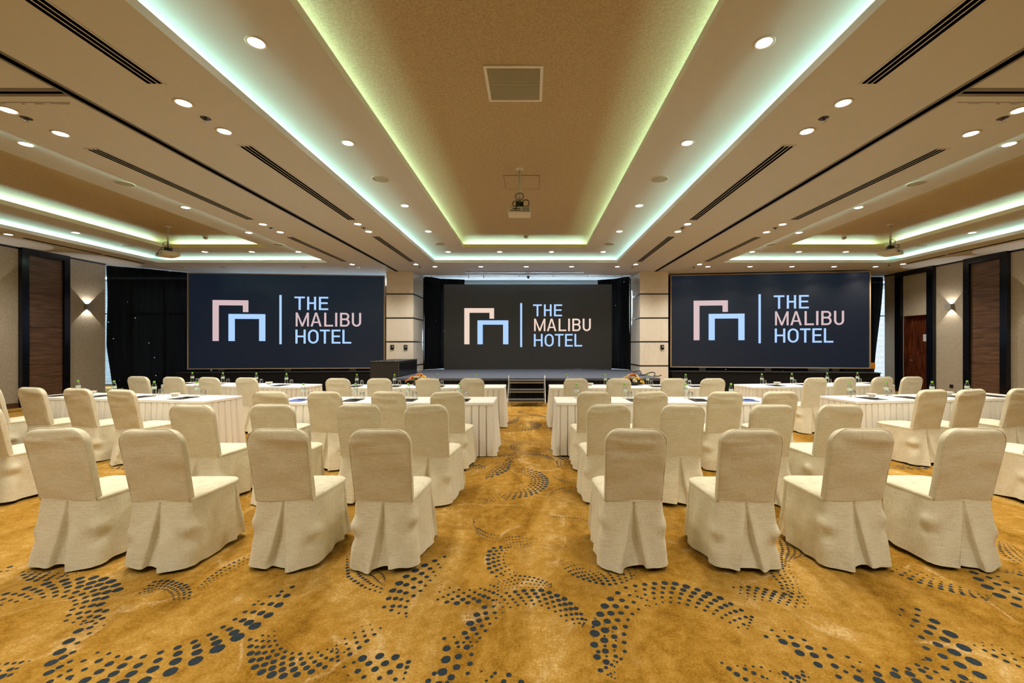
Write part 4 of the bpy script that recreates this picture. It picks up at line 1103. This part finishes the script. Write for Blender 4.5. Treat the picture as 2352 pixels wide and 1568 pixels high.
# ------------------------------------------------------------------ covered chairs
def rrect(w0, w1, y0, y1, r0, r1, step):
    """closed outline, back edge half width w0 at y0, front half width w1 at y1, starting at the back centre, going to +x"""
    C = [((w0-r0, y0+r0), r0, -90, 0), ((w1-r1, y1-r1), r1, 0, 90), ((-w1+r1, y1-r1), r1, 90, 180), ((-w0+r0, y0+r0), r0, 180, 270)]
    pts = [(0.0, y0)]
    for (c, r, a0, a1) in C:
        for k in range(9):
            a = math.radians(a0 + (a1-a0)*k/8); pts.append((c[0]+r*cos(a), c[1]+r*sin(a)))
    pts.append((0.0, y0))
    P = [Vector(p) for p in pts]
    d = [0]
    for a, b_ in zip(P, P[1:]): d.append(d[-1] + (b_-a).length)
    L = d[-1]
    def at(s):
        s = s % L; j = 0
        while j < len(d)-2 and d[j+1] < s: j += 1
        u = (s-d[j])/max(d[j+1]-d[j], 1e-9)
        return P[j].lerp(P[j+1], u), (P[j+1]-P[j]).normalized()
    return at, L
def smooth(a, b_, x):
    t = min(1, max(0, (x-a)/(b_-a))); return t*t*(3-2*t)
def chair_skirt(seed):
    rr = random.Random(seed)
    at, L = rrect(0.197, 0.228, -0.243, 0.245, 0.030, 0.10, 0.02)
    # distance along the outline of the side pleats (towards the front)
    side = 0.196 + 0.375
    cent = [(0.0, 1.0), (side, 0.75), (L-side, 0.75)]
    S = []
    s = 0.0
    while s < L:
        near = min(min(abs(s-c), L-abs(s-c)) for c, _ in cent)
        S.append(s); s += 0.0045 if near < 0.07 else 0.014
    ph = [rr.uniform(0, 6.28) for _ in range(8)]
    ow = [rr.uniform(0.8, 1.25) for _ in cent]
    skew = [rr.uniform(-0.25, 0.25) for _ in cent]
    nz = 20; vs = []; Z0 = 0.452
    bulge = [(0.20 + rr.uniform(-.03, .05), rr.uniform(0.25, 0.5), rr.uniform(0.012, 0.028)), (L-0.22+rr.uniform(-.05, .03), rr.uniform(0.2, 0.55), rr.uniform(0.012, 0.03))]
    for j in range(nz+1):
        t = (j/nz)
        for s in S:
            p, tg = at(s); n = Vector((tg.y, -tg.x))
            back = smooth(0.3, 0.1, min(s, L-s))
            fl = (0.030 + 0.035*back) * t**1.15
            fold = t*(0.010*sin(2*pi*3*s/L*1.0+ph[0]) + 0.008*sin(2*pi*7*s/L+ph[1]) + 0.004*sin(2*pi*13*s/L+ph[2]+2*t))
            fold += 0.004*sin(pi*t)*sin(2*pi*9*s/L + 5*t + ph[3])
            for bs, bt, ba in bulge:
                ds = min(abs(s-bs), L-abs(s-bs))
                fold += ba*math.exp(-(ds/0.05)**2)*(math.exp(-((t-bt)/0.10)**2) - 0.6*math.exp(-((t-bt-0.17)/0.09)**2))
            dip = 0.0; lift = 0.0
            for i, (c, k) in enumerate(cent):
                ds = (s-c+L/2) % L - L/2
                ds -= skew[i]*0.06*t
                g = 0.001 + 0.056*k*ow[i]*t**1.25
                e = 0.007
                inside = 1 - smooth(g-e*0.3, g+e, abs(ds))
                depth = 0.042*k*min(1, 0.15 + 1.5*t)*(1 - 0.35*t*t)
                dip += inside*depth
                lift += inside*0.006*t
                fl += 0.016*k*t*math.exp(-((abs(ds)-g-0.02)/0.03)**2)
            z = Z0*(1-t) + (0.016 + 0.010*(1+sin(2*pi*2*s/L+ph[5])) + 0.006*sin(2*pi*5*s/L+ph[6]) + lift)*t
            q = p + n*(fl + fold - dip)
            vs.append((q.x, q.y, z))
    n = len(S); fs = []
    for j in range(nz):
        for i in range(n):
            i2 = (i+1) % n; fs.append((j*n+i, (j+1)*n+i, (j+1)*n+i2, j*n+i2))
    mb = MB(); mb.add(vs, fs, 0, True)
    return mb.mesh('skirt', M['linen'])
def chair_back(seed):
    rr = random.Random(seed)
    ph = [rr.uniform(0, 6.28) for _ in range(8)]
    Zb, Zt = 0.448, 0.952; R = 0.105; th = 0.031
    ts = [k/14*(Zt-R-Zb) + Zb for k in range(15)]
    for k in range(1, 13): ts.append(Zt-R + R*sin(pi/2*k/12))
    n = 72; vs = []; fs = []
    wr = [(rr.uniform(-.1, .1), rr.uniform(.72, .90), rr.uniform(.004, .010), rr.uniform(-.6, .6)) for _ in range(3)]
    rings = []
    for zi, z in enumerate(ts):
        f = (z-Zb)/(Zt-Zb)
        w_ = 0.194 + 0.011*f
        a = w_ if z <= Zt-R else w_ - R + sqrt(max(0, R*R-(z-(Zt-R))**2))
        b_ = th if z < Zt-0.03 else th*sqrt(max(0.0, 1-((z-(Zt-0.03))/0.032)**2))
        yc = -0.214 - 0.20*(z-Zb)
        row = []
        for k in range(n):
            an = 2*pi*k/n
            c_, s_ = cos(an), sin(an)
            e1 = 0.24; e2 = 0.42
            x = a*(abs(c_)**e1)*(1 if c_ >= 0 else -1)
            yy = b_*(abs(s_)**e2)*(1 if s_ >= 0 else -1)
            wob = 0.0
            if s_ < 0 or True:
                for (wx, wz, wa, sl) in wr:
                    dz = z - (wz + sl*0.25*(x-wx))
                    wob += wa*math.exp(-(dz/0.016)**2)*math.exp(-((x-wx)/0.13)**2)
                wob += 0.0022*sin(14*x+22*z+ph[0]) + 0.0015*sin(31*z+ph[1]-9*x)
            row.append(len(vs)); vs.append((x, yc + yy - wob*(1 if s_ < 0 else -0.6), z + 0.003*sin(9*x+ph[2])*f))
        rings.append(row)
    for A, B in zip(rings, rings[1:]):
        for k in range(n): fs.append((A[k], A[(k+1) % n], B[(k+1) % n], B[k]))
    fs.append(rings[-1])
    mb = MB(); mb.add(vs, fs, 0, True)
    mb.add([vs[i] for i in rings[0]], [tuple(range(n-1, -1, -1))])
    pipe = []
    for sgn in (-1, 1):
        seq = []
        for z in (ts if sgn < 0 else ts[::-1]):
            f = (z-Zb)/(Zt-Zb); a = 0.194+0.011*f
            if z > Zt-R: a = a - R + sqrt(max(0, R*R-(z-(Zt-R))**2))
            b_ = th if z < Zt-0.03 else th*sqrt(max(0.0, 1-((z-(Zt-0.03))/0.032)**2))
            seq.append((sgn*(a-0.003), -0.214-0.20*(z-Zb)-b_*0.62-0.002, z))
        pipe += seq
    mb.tube(pipe, 0.0032, 6)
    return mb.mesh('backrest', M['linen'])
def chair_seat():
    at, L = rrect(0.197, 0.230, -0.241, 0.248, 0.030, 0.10, 0.02)
    n = 88; vs = []; fs = []; rings = []
    for e, z in ((0.001, 0.438), (0.004, 0.450), (0.0035, 0.458), (-0.006, 0.466), (-0.03, 0.474), (-0.09, 0.481), (-0.15, 0.484)):
        row = []
        for k in range(n):
            p, tg = at(L*k/n); nn = Vector((tg.y, -tg.x)); q = p + nn*e
            if e < -0.02:
                cxy = Vector((0, 0.005)); dd = p - cxy; q = cxy + dd*(1 + e/0.235)
            row.append(len(vs)); vs.append((q.x, q.y, z))
        rings.append(row)
    for A, B in zip(rings, rings[1:]):
        for k in range(n): fs.append((A[k], A[(k+1) % n], B[(k+1) % n], B[k]))
    fs.append(rings[-1])
    mb = MB(); mb.add(vs, fs, 0, True)
    return mb.mesh('seat', M['linen'])
seat_me = chair_seat()
skirts = [chair_skirt(s) for s in (1, 2, 3, 4, 5, 6)]
backs = [chair_back(s) for s in (11, 12, 13, 14, 15)]
def leg_mesh(sx, sy):
    p = MB(); p.tube([(sx*0.175, sy*0.185+0.005, 0.44), (sx*0.185, sy*0.20+0.005, 0.0)], 0.013, 8); return p.mesh('leg', M['darkleg'])
legs = [leg_mesh(a, b_) for a in (-1, 1) for b_ in (-1, 1)]
crnd = random.Random(21)
nch = [0]
def chair(x, y, rz, label, group):
    t = thing('banquet_chair', label, 'chair', (x, y, 0), rz, group)
    i = nch[0]; nch[0] += 1
    put('backrest', backs[(i*3+1) % 5], t); put('seat', seat_me, t); put('skirt', skirts[(i*5+2) % 6], t)
    for l in legs: put('leg', l, t)
NTH = ['first', 'second', 'third', 'fourth', 'fifth']
CH = [
 # row, side, list of x at the top of the back (camera frame), y of the chair, base yaw
 ('nearest row', 'left of the aisle', [-1.0, -1.675, -2.50, -3.145], 3.03, 0, 'chairs in the nearest row'),
 ('nearest row', 'right of the aisle', [0.69, 1.435, 2.18, 2.925], 3.03, 0, 'chairs in the nearest row'),
 ('second row from the camera', 'left of the aisle', [-0.968, -1.62, -2.42, -3.133, -5.12], 4.14, 0, 'chairs in the second row'),
 ('second row from the camera', 'right of the aisle', [0.718, 1.387, 2.21, 2.855, 4.86], 4.14, 0, 'chairs in the second row'),
 ('row behind the nearer tables', 'left of the aisle', [-0.99, -1.70, -2.455, -3.12], 5.20, 0, 'chairs at the nearer centre tables'),
 ('row behind the nearer tables', 'right of the aisle', [0.73, 1.40, 2.28, 2.95], 5.20, 0, 'chairs at the nearer centre tables'),
 ('row behind the farther tables', 'left of the aisle', [-1.0, -1.71, -2.51, -3.20], 7.11, 0, 'chairs at the farther centre tables'),
 ('row behind the farther tables', 'right of the aisle', [0.73, 1.42, 2.33, 2.97], 7.11, 0, 'chairs at the farther centre tables'),
]
OFF = 0.18
for row, side, xs, y, yaw, grp in CH:
    for k, x in enumerate(xs):
        chair(x + OFF, y + crnd.uniform(-.02, .02), crnd.uniform(-.035, .035),
              'cream slipcovered chair in the %s, %s %s' % (row, NTH[k], side), grp)
for lb, grp, lst, yaw in (
    ('the nearer left bay table', 'chairs at the left bay tables', [(-5.06, 5.12), (-5.77, 5.27), (-6.49, 5.38), (-7.22, 5.50)], -0.155),
    ('the farther left bay table', 'chairs at the left bay tables', [(-4.80, 6.98), (-5.49, 7.06), (-6.17, 7.14), (-6.90, 7.26)], -0.15),
    ('the nearer right bay table', 'chairs at the right bay tables', [(4.94, 5.12), (5.47, 5.17), (6.23, 5.27), (6.95, 5.40)], 0.14),
    ('the farther right bay table', 'chairs at the right bay tables', [(4.78, 6.98), (5.33, 7.06), (6.04, 7.15), (6.60, 7.2)], 0.15)):
    for k, (x, yt) in enumerate(lst):
        if grp.startswith('chairs at the right') and yt < 5.3 and False: continue
        ox, oy = -sin(yaw)*0.29, cos(yaw)*0.29
        chair(x + OFF + ox, yt + oy, yaw + crnd.uniform(-.03, .03), 'cream slipcovered chair at %s, %s from the aisle' % (lb, NTH[k]), grp)

# ------------------------------------------------------------------ skirted tables
TZ = 0.727
def table_skirt(hx, hy, seed):
    rr = random.Random(seed)
    per = [(-hx, -hy), (hx, -hy), (hx, hy), (-hx, hy), (-hx, -hy)]
    P = [Vector(p) for p in per]; S = []
    L = 0; segs = []
    for a, b_ in zip(P, P[1:]):
        segs.append((L, a, (b_-a).normalized(), (b_-a).length)); L += (b_-a).length
    pitch = L / round(L/0.098)
    samp = []
    npl = round(L/pitch)
    wid = [rr.uniform(0.75, 1.3) for _ in range(npl)]
    big = [rr.random() < 0.16 for _ in range(npl)]
    for i in range(npl):
        for u in (-0.5, -0.36, -0.22, -0.12, -0.075, -0.05, -0.03, 0, 0.03, 0.05, 0.075, 0.12, 0.22, 0.36):
            samp.append((i, u, (i+0.5+u)*pitch))
    nz = 9; vs = []
    ph = [rr.uniform(0, 6.28) for _ in range(4)]
    for j in range(nz+1):
        t = j/nz
        for i, u, s in samp:
            for s0, a, d, ln in segs:
                if s <= s0+ln+1e-9: break
            loc = s-s0; p = a + d*loc; n = Vector((d.y, -d.x))
            # round the corner
            cr = min(loc, ln-loc)
            corner = math.exp(-(cr/0.05)**2)
            g = (0.035 + 0.02*wid[i]*t + (0.10*t if big[i] else 0))
            au = abs(u)
            ins = 1 - smooth(g, g+0.055, au)
            dip = ins*(0.016 + 0.012*t)*(1-corner)
            fl = 0.038*t**1.2 + t*(0.010*sin(2*pi*s/0.41+ph[0]) + 0.007*sin(2*pi*s/0.23+ph[1])) + 0.006*t*(1-au*2)
            q = p + n*(fl - dip)
            if corner > 0.01:
                c0 = a if loc < ln/2 else a + d*ln
                out = Vector((c0.x/abs(c0.x), c0.y/abs(c0.y))).normalized()
                q = q + out*corner*0.02*t
            vs.append((q.x, q.y, (TZ-0.012)*(1-t) + (0.016+0.006*sin(s*9+ph[2]))*t))
    n = len(samp); fs = []
    for j in range(nz):
        for i in range(n):
            i2 = (i+1) % n; fs.append((j*n+i, (j+1)*n+i, (j+1)*n+i2, j*n+i2))
    mb = MB(); mb.add(vs, fs, 0, True)
    return mb
def table(cx, cy, rz, label, seed, ln=3.0, dp=0.60):
    t = thing('skirted_table', label, 'table', (cx, cy, 0), rz, 'white skirted meeting tables')
    p = MB(); p.bevbox(-ln/2-.006, ln/2+.006, -dp/2-.006, dp/2+.006, TZ-0.045, TZ, 0.008); p.build('tablecloth', M['cloth'], t)
    table_skirt(ln/2, dp/2, seed).build('table_skirt', M['skirt'], t)
    return t
TB = {}
def side_table(key, corner, sgn, yaw, label, seed):
    """corner: near inner corner (camera frame); sgn -1 = left bay, 1 = right bay"""
    c, s = cos(yaw), sin(yaw)
    ex, ey = (c, s), (-s, c)
    ox, oy = corner[0]+OFF, corner[1]
    cx = ox + sgn*1.5*ex[0] + 0.3*ey[0]; cy = oy + sgn*1.5*ex[1] + 0.3*ey[1]
    TB[key] = (cx, cy, yaw); table(cx, cy, yaw, label, seed)
TB['CL3'] = (-0.523-1.5+OFF, 5.87, 0); TB['CR3'] = (0.33+1.5+OFF, 5.87, 0)
TB['CL4'] = (-0.51-1.5+OFF, 7.80, 0); TB['CR4'] = (0.33+1.5+OFF, 7.80, 0)
table(*TB['CL3'], 'long white table with pleated skirt, nearer one left of the aisle', 1)
table(*TB['CR3'], 'long white table with pleated skirt, nearer one right of the aisle', 2)
table(*TB['CL4'], 'long white table with pleated skirt, farther one left of the aisle', 3)
table(*TB['CR4'], 'long white table with pleated skirt, farther one right of the aisle', 4)
side_table('L3', (-4.52, 5.72), -1, -0.15, 'long white skirted table in the left bay, nearer one', 5)
side_table('L4', (-4.25, 7.60), -1, -0.15, 'long white skirted table in the left bay, farther one', 6)
side_table('R3', (4.46, 5.69), 1, 0.14, 'long white skirted table in the right bay, nearer one', 7)
side_table('R4', (4.08, 7.57), 1, 0.155, 'long white skirted table in the right bay, farther one', 8)
def on_table(key, u, v):
    cx, cy, a = TB[key]; return (cx + u*cos(a) - v*sin(a), cy + u*sin(a) + v*cos(a))

# bottle, tumbler, notepad with pen, bowl: one of each, then copies
def proto_bottle():
    t = thing('water_bottle', 'bottle', 'bottle')
    p = MB(); p.lathe([(0, 0.001), (0.026, 0.001), (0.030, 0.006), (0.030, 0.06), (0.0275, 0.066), (0.030, 0.072), (0.0275, 0.080), (0.030, 0.088), (0.030, 0.135), (0.027, 0.15), (0.016, 0.178), (0.0125, 0.186), (0.0125, 0.200)], n=20); p.build('bottle_body', M['pet'], t)
    p = MB(); p.lathe([(0.0145, 0.190), (0.0150, 0.192), (0.0150, 0.213), (0.013, 0.216), (0, 0.216)], n=16); p.build('cap', M['green'], t)
    p = MB(); p.lathe([(0.0306, 0.094), (0.0306, 0.133)], n=20); p.build('label_band', M['label'], t)
    return t
def proto_glass():
    t = thing('tumbler', 'glass', 'glass')
    p = MB(); p.lathe([(0.036, 0.0), (0.037, 0.004), (0.034, 0.05), (0.031, 0.084), (0.027, 0.092), (0, 0.093)], n=20)
    p.lathe([(0.033, 0.0), (0.031, 0.05), (0.028, 0.080), (0, 0.084)], n=20); p.build('glass_wall', M['glass'], t)
    return t
def proto_pad(mat):
    t = thing('notepad', 'notepad', 'notepad')
    p = MB(); p.box(-0.105, 0.105, -0.148, 0.148, 0, 0.004); p.build('pages', M['signpaper'], t)
    p = MB(); p.box(-0.108, 0.108, -0.15, 0.15, 0.004, 0.0065); p.build('cover', mat, t)
    return t
def pen_mesh():
    p = MB(); p.tube([(-0.07, 0, 0.005), (0.055, 0, 0.005)], 0.0045, 8)
    return p.mesh('barrel', M['blackgloss'])
bottle, tumbler = proto_bottle(), proto_glass()
pads = {'dark': proto_pad(M['blackbook']), 'navy': proto_pad(M['navybook']), 'blue': proto_pad(M['bluepad'])}
penm = pen_mesh(); clipm = (lambda p: (p.box(-0.062, -0.028, -0.0012, 0.0012, 0.0095, 0.0115), p.mesh('pen_clip', M['alu']))[1])(MB())
def bowl(x, y, label):
    t = thing('bowl', label, 'bowl', (x, y, TZ), 0, 'small white sweet bowls')
    p = MB(); p.lathe([(0, 0.002), (0.032, 0.0), (0.034, 0.006), (0.060, 0.034), (0.066, 0.046), (0.063, 0.046), (0.055, 0.032), (0.028, 0.010), (0, 0.009)], n=28); p.build('bowl_wall', M['porcelain'], t)
PLACE = {'CL3': ('the nearer table left of the aisle', 'dark', {-1.12: 'blue'}), 'CR3': ('the nearer table right of the aisle', 'dark', {1.14: 'blue'}),
         'CL4': ('the farther table left of the aisle', 'dark', {}), 'CR4': ('the farther table right of the aisle', 'dark', {}),
         'L3': ('the nearer left bay table', 'dark', {}), 'L4': ('the farther left bay table', 'navy', {}),
         'R3': ('the nearer right bay table', 'dark', {}), 'R4': ('the farther right bay table', 'navy', {})}
# along-table positions of bottles, measured per table
BX = {'CL3': [-3.33, -2.57, -1.805, -1.055], 'CR3': [0.645, 1.35, 2.23, 2.90], 'CL4': [-3.37, -2.64, -1.82, -1.07], 'CR4': [0.67, 1.41, 2.22, 2.95]}
US = {k: [x + OFF - TB[k][0] for x in v] for k, v in BX.items()}
US['L3'] = [-1.30, -0.62, 0.10, 0.86]; US['L4'] = [-1.30, -0.60, 0.16, 0.84]
US['R3'] = [-1.15, -0.50, 0.30, 0.95]; US['R4'] = [-1.02, -0.36, 0.46, 1.16]
mr = random.Random(77)
for key, us in US.items():
    nm, pc, sp = PLACE[key]
    order = us if key in ('CR3', 'CR4', 'R3', 'R4') else us[::-1]
    for k, u in enumerate(order):
        v = 0.15 + mr.uniform(-.015, .015)
        x, y = on_table(key, u, v)
        clone(bottle, (x, y, TZ), mr.uniform(0, 6), 'green capped water bottle on %s, %s from the aisle' % (nm, NTH[k]), 'water bottles on the tables')
        x, y = on_table(key, u + 0.085, v + 0.03)
        clone(tumbler, (x, y, TZ), 0, 'upturned clear tumbler on %s, %s from the aisle' % (nm, NTH[k]), 'upturned tumblers on the tables')
        colr = pc
        for kk, vv in sp.items():
            if abs(u - kk) < 0.35: colr = vv
        x, y = on_table(key, u + 0.07 + (0.03 if key[0] == 'R' or key[1] == 'R' else 0), -0.10)
        a = TB[key][2] + mr.uniform(-.04, .04)
        clone(pads[colr], (x, y, TZ), a, '%s notepad on %s, %s from the aisle' % ({'dark': 'dark', 'navy': 'navy', 'blue': 'light blue'}[colr], nm, NTH[k]), 'notepads on the tables')
        if key[0] in 'LR' and k % 2: continue
        x, y = on_table(key, u + 0.13, -0.12)
        t = thing('pen', 'black pen on a notepad, %s, %s from the aisle' % (nm[4:], NTH[k]), 'pen', (x, y, TZ + 0.0065), a - 0.35, 'pens on the notepads')
        put('barrel', penm, t); put('pen_clip', clipm, t)
for key, u, v, lb in (('L3', -1.05, 0.15, 'small white bowl near the outer end of the nearer left bay table'), ('L3', 0.55, 0.10, 'small white bowl near the inner end of the nearer left bay table'), ('L4', 0.50, 0.10, 'small white bowl on the farther left bay table'),
                      ('R3', -0.82, 0.10, 'small white bowl near the inner end of the nearer right bay table'), ('R3', 0.60, 0.16, 'small white bowl near the outer end of the nearer right bay table'), ('R4', -0.70, 0.12, 'small white bowl on the farther right bay table'),
                      ('CR4', -0.72, 0.10, 'small white bowl on the farther table right of the aisle')):
    x, y = on_table(key, u, v); bowl(x, y, lb)

# flower arrangements
def flowers(x, y, label, seed, cream):
    rr = random.Random(seed)
    t = thing('flower_arrangement', label, 'flowers', (x, y, TZ), 0, 'low flower arrangements')
    p = MB(); p.lathe([(0, 0), (0.10, 0), (0.13, 0.05), (0.12, 0.05), (0.09, 0.01)], n=20); p.build('bowl', M['blackmatt'], t)
    lf = MB()
    for k in range(80):
        a = rr.uniform(0, 2*pi); r = rr.uniform(0.05, 0.22); z = rr.uniform(0.0, 0.12)
        d = Vector((cos(a), sin(a)*0.7, rr.uniform(0.0, 0.7))).normalized()
        b_ = Vector((cos(a)*r*0.6, sin(a)*r*0.35, 0.03+z*0.6)); s_ = d.cross(Vector((0, 0, 1))).normalized()*0.016
        ln = rr.uniform(0.07, 0.13)
        lf.add([b_, b_+d*ln*0.5+s_, b_+d*ln, b_+d*ln*0.5-s_], [(0, 1, 2, 3)])
    lf.build('foliage', M['leaf'], t)
    for k in range(22):
        a = 2*pi*k/22*2.4 + rr.uniform(-.2, .2); r = 0.03 + 0.20*((k % 6)/5.0)**0.8
        c = Vector((cos(a)*r, sin(a)*r*0.55, 0.20 - 0.55*r + rr.uniform(-.015, .02)))
        up = Vector((cos(a)*r*2.2, sin(a)*r*1.5 - 0.25, 0.75)).normalized()
        e1 = up.orthogonal().normalized(); e2 = up.cross(e1)
        R = rr.uniform(0.046, 0.062)
        f = MB()
        for ly, (rad, lift, n) in enumerate(((1.0, 0.0, 12), (0.75, 0.35, 10), (0.45, 0.6, 8))):
            for q in range(n):
                an = 2*pi*q/n + ly*0.3; dr = e1*cos(an) + e2*sin(an); sd = up.cross(dr)
                b0 = c + up*R*0.1*ly; tip = c + dr*R*rad + up*R*lift
                m0 = c + dr*R*rad*0.55 + up*R*(lift*0.5+0.06)
                f.add([b0, m0+sd*R*0.17, tip, m0-sd*R*0.17], [(0, 1, 2, 3)])
        mt = M['creampetal'] if (k % 3 == 1 if cream else k % 6 == 1) else (M['yellow'] if (k % 3 == 2 if cream else k % 5 == 3) else M['petal'])
        f.build('flower_head', mt, t)
flowers(-2.00, 7.98, 'low arrangement of orange blooms on the farther table left of the aisle', 4, False)
flowers(2.13, 8.0, 'low arrangement of yellow and cream blooms on the farther table right of the aisle', 9, True)
